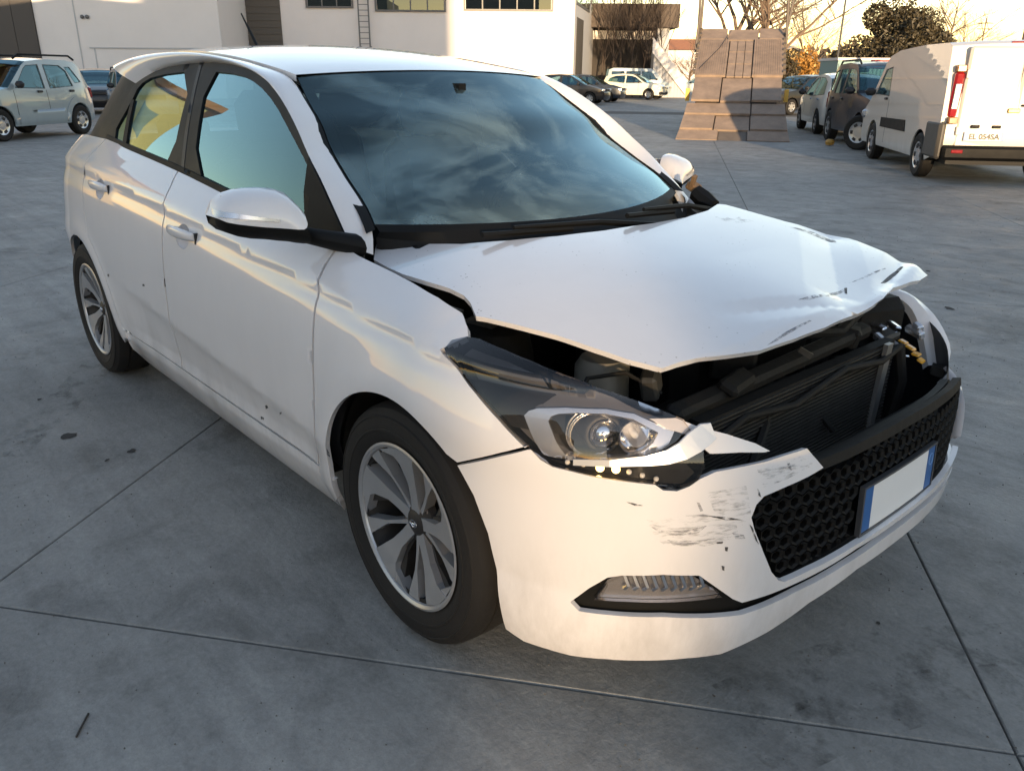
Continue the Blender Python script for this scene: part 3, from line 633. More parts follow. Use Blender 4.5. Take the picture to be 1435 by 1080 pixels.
mpv = var(hatch, mat=SILV, w=.9, wb=2.9, belt=1.15, tumble=.15, top=[(2.2, .3), (2.28, .6), (2.1, .98), (1.7, 1.12), (1.1, 1.75), (.8, 1.92), (-1.8, 1.95), (-2.1, 1.85), (-2.22, 1.2), (-2.2, .4), (-2.1, .3)], ws=(1.7, .85), wins=[[(1.25, 1.2), (.85, 1.7), (.2, 1.74), (.2, 1.2)], [(.05, 1.2), (.05, 1.74), (-.9, 1.74), (-.9, 1.2)], [(-1.05, 1.2), (-1.05, 1.74), (-1.9, 1.72), (-1.9, 1.2)]], mx=1.2)
vehicle('minibus', 'grey minibus standing behind the cream small off-roader', 'van', mpv, (pb[0], pb[1], 0), HEAD-math.pi/2)
loc, th = stand((1000, 134), (937, 136), 2.6, .85, 1)
vehicle('parked_car', 'silver saloon half hidden by the tilted truck bed', 'car', var(hatch, mat=SILV, wb=2.6), loc, th, 'cars parked by the warehouse')
# -- the row on the right
van = dict(w=.93, wb=3.0, R=.33, belt=1.12, tumble=0., plan=0., flat=True, mat=VANW, mx=1.72, ws=(1.95, 1.15), sill=.28, wcol=SILVERPL, tail=False, seams=(.62,), handles=((.80, 1.10),), lampz=.80, glass=SIDEGLASS,
    top=[(2.30, .28), (2.36, .55), (2.28, .90), (1.95, 1.06), (1.20, 1.68), (.95, 1.80), (.4, 1.88), (-1.0, 1.92), (-2.15, 1.91), (-2.30, 1.86), (-2.38, 1.2), (-2.40, .60), (-2.34, .40)],
    wins=[[(1.60, 1.17), (1.12, 1.58), (.70, 1.62), (.66, 1.15)]],
    trim=[('rubbing_strip', [(.95, .62), (.95, .78), (-.60, .80), (-.66, .62)], BLACK)])
loc, th = stand((1280, 247), (1217, 222), 3.0*.95, .93*.95, 1)
VAN = vehicle('panel_van', 'white panel van seen from behind at the right edge of the yard', 'van', van, loc, th); VAN.scale = (.95, .95, .95)
def vbox(name, c, dims, m, parent=VAN, bev=.01, **k): b_ = MB(); b_.box(c, dims, k.get('rz', 0), k.get('ry', 0), k.get('rx', 0), bev); return b_.build(name, m, parent, True, 40)
xr = -2.44
vbox('rear_bumper', (xr+.02, 0, .44), (.20, 1.74, .20), BLACK, bev=.04)
for sg in (-1, 1):
    vbox('bumper_corner', (-2.12, sg*.90, .60), (.66, .10, .52), plain('bumper_grey', (.06, .055, .05), .6) if sg < 0 else MATS['bumper_grey'], bev=.04)
    tl = vbox('tail_lamp', (xr+.07, sg*.80, 1.22), (.14, .13, .62), REDL, bev=.03, ry=-.06)
    vbox('lamp_window', (xr-.002, sg*.80, 1.20), (.02, .085, .34), SILVERPL, tl, .008, ry=-.06); vbox('lamp_window', (xr+.03, sg*.80, 1.57), (.12, .12, .09), plain('smoked_amber', (.25, .10, .02), .2) if sg < 0 else MATS['smoked_amber'], tl, .01); vbox('lamp_window', (xr-.005, sg*.80, .88), (.13, .12, .09), MATS['smoked_amber'], tl, .01)
    rd = vbox('rear_door', (xr+.035, sg*.365, 1.18), (.08, .715, 1.36), VANW, bev=.03, ry=-.03)
    for z_ in (.74, 1.5): vbox('door_hinge', (xr-.01, sg*.70, z_), (.03, .05, .12), VANW, rd)
vbox('brake_light', (xr+.15, 0, 1.90), (.05, .36, .05), REDL)
vbox('door_latch', (xr-.015, .02, 1.02), (.03, .16, .06), plain('brass', (.35, .25, .10), .4, .7)); vbox('door_lever', (xr-.02, -.18, 1.09), (.03, .24, .03), BLACK)
vbox('plate_light', (xr-.012, .48, .80), (.03, .12, .045), BLACK); vbox('plate_light', (xr-.012, .20, .80), (.03, .12, .045), BLACK)
vbox('reflector', (xr-.075, .68, .46), (.03, .16, .05), REDL)
VPL = vbox('number_plate', (xr-.012, .34, .665), (.014, .54, .125), plain('plate_dull', (.45, .45, .44), .4), bev=.004)
for y_ in (.59, .09): vbox('plate_band', (xr-.0205, y_, .665), (.004, .035, .115), PLATEBLUE, VPL, 0)
def text_mesh(txt, size, name, mat, parent, loc, rot, ext=.001):
    cu = bpy.data.curves.new(name, 'FONT'); cu.body = txt; cu.size = size; cu.align_x = 'CENTER'; cu.align_y = 'CENTER'; cu.extrude = ext; cu.offset = .0035; to = bpy.data.objects.new(name, cu); COL.objects.link(to); bpy.context.view_layer.update()
    me_ = bpy.data.meshes.new_from_object(to.evaluated_get(bpy.context.evaluated_depsgraph_get())); bpy.data.objects.remove(to); me_.materials.append(mat); o = bpy.data.objects.new(name, me_); link(o, parent); o.location = loc; o.rotation_euler = rot; return o
text_mesh('EL 054SA', .104, 'plate_letters', INK, VPL, (xr-.0205, .34, .662), (math.pi/2, 0, -math.pi/2))
# dark off-roader, nose towards us, front wheel knocked askew
crv = dict(w=.88, wb=2.62, R=.34, belt=1.05, tumble=.20, mat=NAVY, mx=.72, rails=(.2, -1.6, 1.68), ws=(1.0, .20), rs=(-1.9, -2.4), seams=(.5, -.5), grille=True, steer=.75, fbump=NAVY, handles=((-.3, .95), (-1.2, .95)),
    top=[(2.12, .28), (2.2, .55), (2.15, .82), (1.95, .95), (1.0, 1.08), (.30, 1.56), (.10, 1.64), (-.6, 1.68), (-1.6, 1.65), (-2.0, 1.55), (-2.2, 1.10), (-2.24, .80), (-2.2, .45), (-2.1, .28)],
    wins=[[(.82, 1.08), (.30, 1.48), (.1, 1.54), (-.38, 1.56), (-.38, 1.05)], [(-.5, 1.05), (-.5, 1.56), (-1.15, 1.55), (-1.2, 1.05)], [(-1.35, 1.08), (-1.3, 1.54), (-1.75, 1.50), (-1.9, 1.12)]])
loc, th = stand((1157, 197), (1196, 212), 2.62, .88, -1)
vehicle('dark_off_roader', 'dark blue off-roader with a twisted front wheel beside the white van', 'car', crv, loc, th)
wo_ = MB(); c_ = atZ(1163, 199, .08); wo_.lathe([(.02, -.07), (.08, -.06), (.10, 0), (.07, .05), (.02, .06)], c_, 'z', 14); tag(wo_.build('orange_lit_hub', plain('hub_sunlit_orange', (.35, .20, .04), .5)), 'painted orange-lit chock on the ground by the dark off-roader', 'wheel_hub')  # stands for a wheel hub, its orange sunlight put into the colour
loc, th = stand((1140, 188), (1118, 178), 2.45, .82, 1)
vehicle('parked_car', 'white hatchback with tall red tail lamps behind the dark off-roader', 'car', var(hatch, mat=WHITE2, tailh=.5, wb=2.45), loc, th)
for px, d, m, lab, k in ((1119, 35., BLACKP, 'black car just right of the tilted truck bed, nose pointing left', 0), (1131, 41., REDP, 'dark red car behind the black car on the right', .1), (1127, 50., WHITE2, 'white car farthest back in the right hand row', .05)):
    pb = gp(LZ(px, 140, d)[0], d); vehicle('parked_car', lab, 'car', var(hatch, mat=m), (pb[0], pb[1], 0), HEAD+math.pi-1.05+k, 'cars in the right hand row')
# -- tilted truck bed, plates as parts
RUST = plain('worn_steel', (.26, .195, .15), .7, .25, vary=.55, scale=3, bump=.1); RUST2 = plain('worn_steel_dark', (.12, .10, .085), .7, .25, vary=.4, scale=4, bump=.1)
bed = tag(empty('tilted_truck_bed', gp(LZ(1025, 199, 19.3)[0], 19.3), YAW-math.atan2(LZ(1025, 199, 19.3)[0], 19.3)), 'rusty steel recovery truck bed tilted down to the ground', 'truck bed')
tb = .455; nb = np.array([-math.sin(math.atan(tb)), 0, math.cos(math.atan(tb))])
def bedplate(nm, x0, x1, y00, y01, y10, y11, up=0., th=.05, m=RUST):
    V = []
    for q_ in (up, up-th):
        for x, ya, yb in ((x0, y00, y01), (x1, y10, y11)):
            for y in (ya, yb): V.append(np.array([x, y, x*tb])+nb*q_)
    mk(nm, V, [(0, 2, 3, 1), (4, 5, 7, 6), (0, 1, 5, 4), (2, 6, 7, 3), (0, 4, 6, 2), (1, 3, 7, 5)], m, bed, False)
g_ = .015
for (x0, x1, ye0, ye1, cuts, up) in ((0, .42, 1.29, 1.25, (-.33, .33), .02), (.44, 1.05, 1.24, 1.20, (-.38, .45), .05), (1.07, 1.55, 1.19, 1.17, (-.38,), .08), (1.57, 2.7, 1.08, 1.08, (-.36, .38), .16), (2.72, 4.75, 1.10, 1.12, (-.32, .30), .20), (4.77, 5.40, 1.12, 1.13, (-.45, .38), .20)):
    ed = [-1]+[c/ye0 for c in cuts]+[1]
    for i in range(len(ed)-1):
        mid = len(ed) == 4 and i == 1
        if x0 == 2.72 and i == 1:
            for kx in range(3):
                for ky in range(3):
                    a0_, a1_ = 2.72+kx*.675, 2.72+(kx+1)*.675-.03; w0 = -.31+ky*.205; bedplate('deck_plank', a0_, a1_, w0, w0+.19, w0, w0+.19, .17, .04, RUST)
        else: bedplate('deck_plate', x0, x1-.01, ed[i]*ye0+g_, ed[i+1]*ye0-g_, ed[i]*ye1+g_, ed[i+1]*ye1-g_, up-(.03 if mid else 0), .06, RUST2 if mid and x0 < .1 else RUST)
for sg in (-1, 1):
    for k in range(13):
        y = sg*(.36+.055*k); V = [np.array([x, yy, x*tb])+nb*q_ for q_ in (.201, .212) for x in (2.76, 4.70) for yy in (y-.012, y+.012)]; mk('deck_rib', V, [(0, 2, 3, 1), (4, 5, 7, 6), (0, 1, 5, 4), (2, 6, 7, 3), (0, 4, 6, 2), (1, 3, 7, 5)], RUST, bed, False)
m_ = MB(); m_.prism([(.1, -.02), (5.4, 2.27), (5.4, 2.40), (.1, .02)], 'y', -.95, .95); m_.build('bed_frame', RUST2, bed, False)
for x in np.linspace(2.9, 5.3, 9):
    for sg in (-1, 1): m_ = MB(); p = np.array([x, sg*1.12, x*tb])+nb*.2; m_.box(p, (.10, .07, .09), 0, -.42); m_.build('edge_lug', RUST2, bed, False)
for x, y, h, ln in ((4.7, -1.18, 1.5, .1), (5.2, -1.14, 1.2, -.15), (4.9, 1.18, 1.9, .05), (5.3, 1.15, 1.7, 0.), (4.4, 1.2, 1.1, -.05)): m_ = MB(); p = np.array([x, y, x*tb]); m_.tube([p, p+[.1, ln, h]], .035, 6); m_.build('stake', RUST2, bed)
m_ = MB(); m_.tube([np.array([3.0, 1.0, 3.0*tb])+nb*.23, np.array([4.2, .55, 4.2*tb])+nb*.22, np.array([5.2, .3, 5.2*tb])+nb*.24], .007, 5); m_.build('winch_cable', INK, bed)
for sg in (-1, 1):
    m_ = MB(); m_.box((3.4, sg*.9, .55), (.9, .25, .9)); m_.build('truck_wheel', RUBBER, bed, False); m_ = MB(); m_.box((2.2, sg*1.2, .95), (.12, .10, .30)); m_.build('side_marker', plain('marker_yellow', (.6, .35, .05), .5) if sg < 0 else MATS['marker_yellow'], bed, False)
m_ = MB(); m_.box((8.0, 0, 1.35), (1.8, 2.1, 2.3), 0, 0, 0, .1); m_.build('truck_cab', SATIN, bed, True, 40)
# -- ivy-grown building with outside stairs
ivy = tag(empty('overgrown_building'), 'brick building, shade painted into its walls, with a flat overhanging roof behind bare creepers', 'building')
dI = 66.
l0, z0 = LZ(836, 40, dI); l1 = LZ(935, 40, dI)[0]; m_ = MB(); wbox(m_, l0-2, l1, dI, dI+10, 0, z0); m_.build('wall', SHADEBRICK, ivy, False)
m_ = MB(); wbox(m_, l0-2, LZ(946, 40, dI)[0], dI-1.6, dI+10, z0, LZ(900, 8, dI)[1]); m_.build('roof_slab', plain('brown_fascia', (.075, .058, .048), .8, vary=.25), ivy, False)
m_ = MB(); wbox(m_, l1-.9, l1, dI-1.2, dI-.2, 0, z0); m_.build('corner_post', GREYW, ivy, False)
for k in range(9): a = l0-.5+(l1-l0)*k/9; m_ = MB(); wbox(m_, a+.25, a+.8, dI-.06, dI-.01, z0-.75, z0-.15); m_.build('clerestory_pane', plain('clerestory', (.5, .45, .4), .5) if k == 0 else MATS['clerestory'], ivy, False)
for k in range(11):
    m_ = MB(); a = LZ(912+k*4.4, 100, dI-3)[0]; wbox(m_, a, a+.27, dI-4, dI-2.8, 0, 3.0-k*.25); m_.build('stair_step', GREYW, ivy, False)
m_ = MB(); sa_, sb_ = LZ(912, 100, dI-4)[0], LZ(962, 100, dI-4)[0]; V = [gp(l, d, z) for l, z0_, z1_ in ((sa_, 3.0, 4.0), (sb_, .2, 1.2)) for d in (dI-4.2, dI-4.05) for z in (z0_, z1_)]; m_.add(V, [(0, 1, 3, 2), (4, 6, 7, 5), (0, 4, 5, 1), (2, 3, 7, 6), (0, 2, 6, 4), (1, 5, 7, 3)]); m_.build('stair_parapet', WHITEW, ivy, False)
h2 = tag(empty('red_roofed_house'), 'pale house with an orange tiled roof seen left of the tilted bed', 'building'); m_ = MB(); wbox(m_, LZ(925, 90, 95)[0], LZ(985, 90, 95)[0], 95, 103, 0, LZ(940, 70, 95)[1]); m_.build('wall', WHITEW, h2, False)
m_ = MB(); z1 = LZ(940, 70, 95)[1]; za = LZ(940, 55, 99)[1]; a, b_ = LZ(922, 90, 95)[0], LZ(988, 90, 95)[0]; V = [gp(a, 94.5, z1), gp(b_, 94.5, z1), gp(b_, 99, za), gp(a, 99, za), gp(a, 103.5, z1), gp(b_, 103.5, z1)]; m_.add(V, [(0, 1, 2, 3), (3, 2, 5, 4), (0, 3, 4), (1, 5, 2)]); m_.build('roof', ROOFT, h2, False)
h3 = tag(empty('ivy_cottage'), 'low cottage with a pitched roof overgrown with ochre ivy beyond the cars', 'building'); d3 = 58.; a, b_ = LZ(1085, 90, d3)[0], LZ(1146, 90, d3)[0]; ze, zr = LZ(1100, 90, d3)[1], LZ(1100, 67, d3)[1]; mid = a+(b_-a)*.35
m_ = MB(); V = [gp(a, d3, 0), gp(b_, d3, 0), gp(b_, d3, ze), gp(mid, d3, zr), gp(a, d3, ze+.5), gp(a, d3+8, 0), gp(b_, d3+8, 0), gp(b_, d3+8, ze), gp(mid, d3+8, zr), gp(a, d3+8, ze+.5)]; m_.add(V, [(0, 1, 2, 3, 4), (9, 8, 7, 6, 5), (0, 5, 6, 1), (1, 6, 7, 2), (0, 4, 9, 5)]); m_.build('wall', OCHRE, h3, False)
m_ = MB(); V = [gp(a-.5, d3-.4, ze+.4), gp(mid, d3-.4, zr+.12), gp(b_+.6, d3-.4, ze-.05), gp(a-.5, d3+8, ze+.4), gp(mid, d3+8, zr+.12), gp(b_+.6, d3+8, ze-.05)]; m_.add(V+[v-np.array([0, 0, .12]) for v in V], [(0, 1, 4, 3), (1, 2, 5, 4), (6, 9, 10, 7), (7, 10, 11, 8), (0, 6, 7, 1), (1, 7, 8, 2)]); m_.build('roof', SATIN, h3, False)
con = tag(empty('shipping_container'), 'teal corrugated shipping container beyond the dark off-roader', 'container'); dC = 42.; a, b_ = LZ(1174, 90, dC)[0], LZ(1262, 90, dC)[0]; zt = LZ(1200, 85, dC)[1]; TEAL = plain('teal_steel', (.16, .27, .28), .55, vary=.15)
m_ = MB(); wbox(m_, a, b_, dC, dC+2.4, .1, zt); m_.build('shell', TEAL, con, False)
for k in range(16): x = a+(b_-a)*(k+.2)/16; m_ = MB(); wbox(m_, x, x+(b_-a)/16*.55, dC-.05, dC-.001, .25, zt-.15); m_.build('corrugation', TEAL, con, False)
m_ = MB(); wbox(m_, a-.05, b_+.05, dC-.08, dC+2.45, zt, zt+.12); m_.build('top_rail', WHITEW, con, False)
m_ = MB(); wbox(m_, LZ(1226, 90, dC-2)[0], LZ(1247, 90, dC-2)[0], dC-2, dC-1.5, zt-.35, zt+.0); tag(m_.build('red_board', plain('red_board', (.55, .06, .05), .6), None, False), 'small red board above the dark off-roader in front of the container', 'sign board')
# -- poles
def pole(name, label, px, d, h, r, m, cross=None):
    o = tag(empty(name, gp(LZ(px, 100, d)[0], d)), label, 'pole'); b_ = MB(); b_.tube([(0, 0, 0), (0, 0, h)], [r, r*.75], 8); b_.build('shaft', m, o)
    if cross:
        for z in cross: b_ = MB(); b_.box((0, 0, z), (2.6, .12, .14), YAW-math.pi/2); b_.build('crossarm', m, o, False)
WOODP = plain('pole_wood', (.16, .12, .09), .8, vary=.2)
pole('lamp_post', 'thin grey lamp post beyond the parked cars', 1171, 55, 11, .07, SATIN)
pole('utility_pole', 'far utility pole with crossarms above the white van', 1368, 150, 11.2, .14, WOODP, (9.5, 10.4))
pole('timber_pole', 'brown timber pole at the right edge above the van', 1427, 30, 9, .12, WOODP)
# -- trees
BARK = plain('bark', (.15, .105, .075), .9, vary=.3, scale=3); BARK2 = plain('bark_dark', (.05, .036, .028), .9, vary=.3, scale=3)
def bare_tree(label, base, H, seed, lean=(0, 0), spread=.55, mat=BARK, name='bare_tree', depth=5, r0=.16, trunk=.30, group='bare trees beyond the yard'):
    rg_ = random.Random(seed); o = tag(empty(name, base), label, 'tree', group); T = MB(); Bm = MB()
    def grow_(p, d, ln, r, lv):
        n_ = 3 if lv < 2 else 2; pts = [p]; q = p.copy(); dv = d.copy()
        for _ in range(n_):
            dv = dv+np.array([rg_.gauss(0, .10), rg_.gauss(0, .10), rg_.gauss(.03, .06)]); dv /= np.linalg.norm(dv); q = q+dv*ln/n_; pts.append(q)
        (T if lv == 0 else Bm).tube(pts, list(np.linspace(r, r*.62, len(pts))), 7 if lv == 0 else (5 if lv < 3 else 3), cap=False)
        if lv >= depth: return
        for k in range(rg_.choice((2, 3, 3, 4)) if lv else 5):
            t_ = rg_.uniform(.45, 1) if lv else rg_.uniform(.55, 1); b0_ = pts[0]+(pts[-1]-pts[0])*t_
            a = rg_.uniform(0, 2*math.pi); sd_ = np.array([math.cos(a), math.sin(a), rg_.uniform(-.1, .6)]); nd = dv*(1-spread)+sd_*spread; nd /= np.linalg.norm(nd); grow_(b0_, nd, ln*rg_.uniform(.55, .8), r*.52, lv+1)
        grow_(pts[-1], dv, ln*.72, r*.6, lv+1)
    grow_(np.zeros(3), np.array([lean[0], lean[1], 1.]), H*trunk, r0, 0)
    T.build('trunk', mat, o); Bm.build('crown', mat, o); return o
for px, d, H, sd_, sp, lab in ((1010, 40, 11, 3, .5, 'bare tree straight behind the top of the tilted bed'), (1078, 38, 10.5, 11, .6, 'bare spreading tree at the right edge of the tilted bed'), (1140, 62, 9.0, 5, .6, 'pale bare tree between the cottage and the evergreen'), (1305, 72, 11, 8, .55, 'bare tree rising behind the evergreen on its right'), (965, 75, 6, 21, .6, 'small bare tree at the left side of the tilted bed')):
    bare_tree(lab, gp(LZ(px, 100, d)[0], d), H, sd_, spread=sp, r0=.17 if H > 9 else .1)
for i, px in enumerate((846, 858, 869, 878, 888, 899, 911, 924)):
    bare_tree(['bare creeper stem at the left end of the overgrown building', 'second bare creeper stem from the left on the overgrown building', 'third bare creeper stem from the left on the overgrown building', 'fourth bare creeper stem from the left on the overgrown building', 'fourth bare creeper stem from the right on the overgrown building', 'third bare creeper stem from the right on the overgrown building', 'second bare creeper stem from the right on the overgrown building', 'bare creeper stem at the right end of the overgrown building'][i], gp(LZ(px, 100, dI-2.6)[0], dI-2.6), 8.5+.6*(i % 3), 40+i, spread=.32, mat=BARK2, name='bare_creeper', depth=3, r0=.06, trunk=.42, group='creepers on the overgrown building')
LEAF = plain('evergreen_leaf', (.045, .036, .018), .6, vary=.6, scale=1.2); LEAF2 = plain('autumn_ivy', (.30, .15, .03), .7, vary=.5, scale=1.5)
def leafy(name, label, base, rx, ry, rz, zc, n_, mat, seed, leaf=.22, group=None, cat='tree', trunk=True):
    r_ = np.random.default_rng(seed); o = tag(empty(name, base), label, cat, group)
    if trunk: t_ = MB(); t_.tube([(0, 0, 0), (.05, 0, zc*.6), (0, .1, zc)], [.18, .13, .07], 8); [t_.tube([(0, 0, zc*.5), (math.cos(a)*rx*.5, math.sin(a)*ry*.5, zc+.3)], [.08, .03], 5) for a in np.linspace(0, 6, 6)]; t_.build('trunk', BARK2, o)
    lob = r_.normal(size=(44, 3)); lob /= np.linalg.norm(lob, axis=1, keepdims=True); lob *= r_.uniform(.35, .80, (44, 1)); lr_ = r_.uniform(.22, .38, 44)
    k = r_.integers(0, 44, n_); v = r_.normal(size=(n_, 3)); v /= np.linalg.norm(v, axis=1, keepdims=True); c = (lob[k]+v*(lr_[k]*r_.uniform(.55, 1.05, n_)**.5)[:, None])*np.array([rx, ry, rz])+np.array([0, 0, zc]); c = c[c[:, 2] > .15]; n_ = len(c)
    a = r_.normal(size=(n_, 3)); a /= np.linalg.norm(a, axis=1, keepdims=True); b_ = np.cross(a, r_.normal(size=(n_, 3))); b_ /= np.linalg.norm(b_, axis=1, keepdims=True); s = leaf*r_.uniform(.5, 1.2, (n_, 1))
    V = np.stack([c-a*s, c+b_*s*.45, c+a*s, c-b_*s*.45], 1).reshape(-1, 3); F = np.arange(4*n_).reshape(-1, 4)
    me_ = bpy.data.meshes.new('crown'); me_.from_pydata(V.tolist(), [], F.tolist()); me_.materials.append(mat); link(bpy.data.objects.new('crown', me_), o); return o
dE = 60.; zt = LZ(1250, 8, dE)[1]; rr = (LZ(1315, 60, dE)[0]-LZ(1182, 60, dE)[0])/2
leafy('evergreen_tree', 'large dark round evergreen above the row of parked cars', gp(LZ(1247, 60, dE)[0], dE), rr*1.32, rr*1.0, zt*.66, zt*.46, 40000, LEAF, 4, .15)
leafy('ivy_bush', 'ochre brown ivy mass over the cottage wall', gp(LZ(1122, 90, d3-1)[0], d3-1), 1.5, .7, 1.7, 1.7, 3000, LEAF2, 6, .14, cat='bush')
leafy('dark_bush', 'dark round bush beside the cottage next to the tilted bed', gp(LZ(1100, 90, d3-3)[0], d3-3), 1.0, .9, 1.6, 1.8, 2600, LEAF, 9, .13, cat='bush')
# distant edge of trees so that the yard does not end at the bare horizon
def far_wood():
    r_ = np.random.default_rng(3); n_ = 26000; l = r_.uniform(-90, 190, n_); d = r_.uniform(170, 230, n_); hh = (4.5+2.5*np.sin(l*.11)+1.5*np.sin(l*.37+1)); z = r_.uniform(0, 1, n_)**.8*hh
    c = np.array([gp(a, b_, q) for a, b_, q in zip(l, d, z)]); a = r_.normal(size=(n_, 3)); a /= np.linalg.norm(a, axis=1, keepdims=True); b_ = np.cross(a, r_.normal(size=(n_, 3))); s = r_.uniform(.4, 1.0, (n_, 1))
    V = np.stack([c-a*s, c+b_*s*.5, c+a*s, c-b_*s*.5], 1).reshape(-1, 3); me_ = bpy.data.meshes.new('far_wood'); me_.from_pydata(V.tolist(), [], np.arange(4*n_).reshape(-1, 4).tolist()); me_.materials.append(plain('far_foliage', (.13, .10, .07), .9, vary=.4, scale=.2)); tag(link(bpy.data.objects.new('far_wood', me_)), 'distant brown line of trees along the horizon', 'trees', kind='stuff')
far_wood()
# ================================================================== the damaged hatchback
# car axes: x forward, y to its left, z up; origin on the ground under the front axle
zb = cr([-3.3, -2.9, -2.34, -1.51, -.80, -.355, -.146, .013, .114, .27, .41, .55, .7, .9], [1.10, 1.10, 1.085, 1.033, .966, .925, .893, .877, .857, .825, .81, .785, .75, .74])
wt = cr([-3.3, -2.9, -2.3, -1.5, -.8, -.35, -.1, .15, .3], [.66, .70, .735, .748, .748, .722, .722, .738, .738])
lowp = cr([.10, .15, .20, .25, .30, .36, .42, .50, .60], [.755, .785, .812, .832, .846, .855, .861, .865, .867])
TC = .775
_sh_hi = cr([0, .25, .55, .85, 1.0], [0, .018, .045, .073, .091])
def shoulder(t):
    """how far the side leans in above mid height: near-upright, hollow under the crease, then the sloping shoulder"""
    lo = .034*(np.clip(t, 0, TC)/TC)**2.4+.006*np.exp(-((t-TC+.09)/.07)**2)
    return np.where(t < TC, lo, .034+.006*math.exp(-(.09/.07)**2)+_sh_hi((t-TC)/(1-TC)))
def Wd(x, z):
    """half width of the body side below the windows"""
    B = zb(x); t = np.clip((z-.60)/(B-.60), 0, 1.25)
    u = shoulder(np.minimum(t, 1)); top = .867-wt(x)
    wv = np.where(z < .60, lowp(z), .867-u*top/.125)
    wv = wv - np.clip(t-1, 0, 1)*.30
    ql = z-(.435+.075*(-x-.6)); lowcr = .016*np.where(ql < 0, 1-np.exp(ql/.045), 0)*np.clip((z-.27)/.08, 0, 1)          # crease and hollow along the lower doors
    wv = wv - lowcr*np.clip((x+2.15)/.35, 0, 1)*np.clip((-.20-x)/.35, 0, 1)
    flare = lambda c: np.exp(-((np.hypot(x-c, z-.31)-.37)/.055)**2)*.010
    wv = wv + flare(0.)+flare(-2.57)
    wv = wv + .035*np.clip((x-.0)/.1, 0, 1)*np.clip((.36-z)/.2, 0, 1)
    return wv - .03*np.clip((-2.2-x)/.7, 0, 1)**2
xF = cr([.10, .15, .20, .25, .35, .50, .55, .62, .70, .75, .80, .86, .95], [.775, .793, .805, .815, .826, .830, .828, .815, .787, .762, .728, .66, .56])
xR = cr([.1, .2, .4, .6, .8, 1.0, 1.15], [3.10, 3.17, 3.215, 3.21, 3.18, 3.13, 3.08])
X0, XB, NE = .10, -2.70, 2.6
_t = np.linspace(0, 1, 4001); _ph = (1-np.cos(_t*math.pi))/2*math.pi/2
def arc(a, b):
    ex = a*np.sin(_ph)**(2/NE); ey = b*np.cos(_ph)**(2/NE); l = np.concatenate([[0], np.cumsum(np.hypot(np.diff(ex), np.diff(ey)))]); return l, ex/a, ey/b
LF, EXF, EYF = arc(.72, .86); LR, EXR, EYR = arc(.5, .86)
SC = X0+LF[-1]; SR = XB-LR[-1]                   # front and rear centre lines in s
def shell(s, z):
    s = np.asarray(s, float); z = np.asarray(z, float)
    left = s > SC; q = np.where(left, 2*SC-s, s)
    xm = np.clip(q, XB, X0); ym = Wd(xm, z)
    l = np.clip(q-X0, 0, LF[-1]); fx = np.interp(l, LF, EXF); fy = np.interp(l, LF, EYF)
    k = np.clip(XB-q, 0, LR[-1]); rx = np.interp(k, LR, EXR); ry = np.interp(k, LR, EYR)
    x = np.where(q > X0, X0+(xF(z)-X0)*fx, np.where(q < XB, XB-(xR(z)+XB)*rx, q))
    y = np.where(q > X0, ym*fy, np.where(q < XB, ym*ry, ym))
    return np.stack(np.broadcast_arrays(x, np.where(left, y, -y), z), -1)
SH = Surf(shell, (-3.4, SC+1.1), (.12, 1.12), 420, 130, (-1.2, 0, .55))
def ghw(x, z):
    B = zb(x); t = (z-B)/(1.40-B)
    return wt(x)-.004-(wt(x)-.585)*(np.clip(t, -.3, 1.3)**1.15 if False else (.75*t+.25*t*np.abs(t)))-.05*np.clip((-2.0-x)/.9, 0, 1)**1.5
def green(x, z): return np.stack(np.broadcast_arrays(x, -ghw(x, z), z), -1)
GH = Surf(green, (-3.0, -.2), (.90, 1.42), 200, 80, (-1.4, 0, 1.1))

CAR = tag(empty('damaged_hatchback'), 'white hatchback with a smashed front end standing in the foreground', 'car')
ARC_F = [(.39*math.cos(a), .31+.39*math.sin(a)) for a in np.linspace(0, math.pi, 40)]
def arch(cx, r, a0, a1, n=28): return [(cx+r*math.cos(a), .31+r*math.sin(a)) for a in np.linspace(a0, a1, n)]
SHW = lambda pts: SH.uv(pts)
# -- door and fender seams, traced then read as (s, z)
seam_b = np.array([(-1.50, 1.025), (-1.468, .98), (-1.447, .92), (-1.447, .82), (-1.452, .70), (-1.466, .56), (-1.484, .43), (-1.49, .33)])       # between the doors
seam_a = np.array([(-.43, .911), (-.405, .885), (-.383, .85), (-.374, .80), (-.37, .72), (-.378, .58), (-.405, .40), (-.44, .29)])       # door to fender
g = .005
def smoothc(P, n=60):
    P = np.array(P); t = np.concatenate([[0], np.cumsum(np.linalg.norm(np.diff(P, axis=0), axis=1))]); q = np.linspace(0, t[-1], n)
    return np.stack([cr(t, P[:, i])(q) for i in range(P.shape[1])], 1)
seam_a = smoothc(seam_a, 24); seam_b = smoothc(seam_b, 24)
ARF = .352; ARR = .352
zs = lambda x: .318+.004*(x+1)                                                                                        # lower door line
def belt(x0, x1, n=24): return [(x, float(zb(x))) for x in np.linspace(x0, x1, n)]
sb_x = float(seam_b[0][0]); sa_x = float(seam_a[0][0])
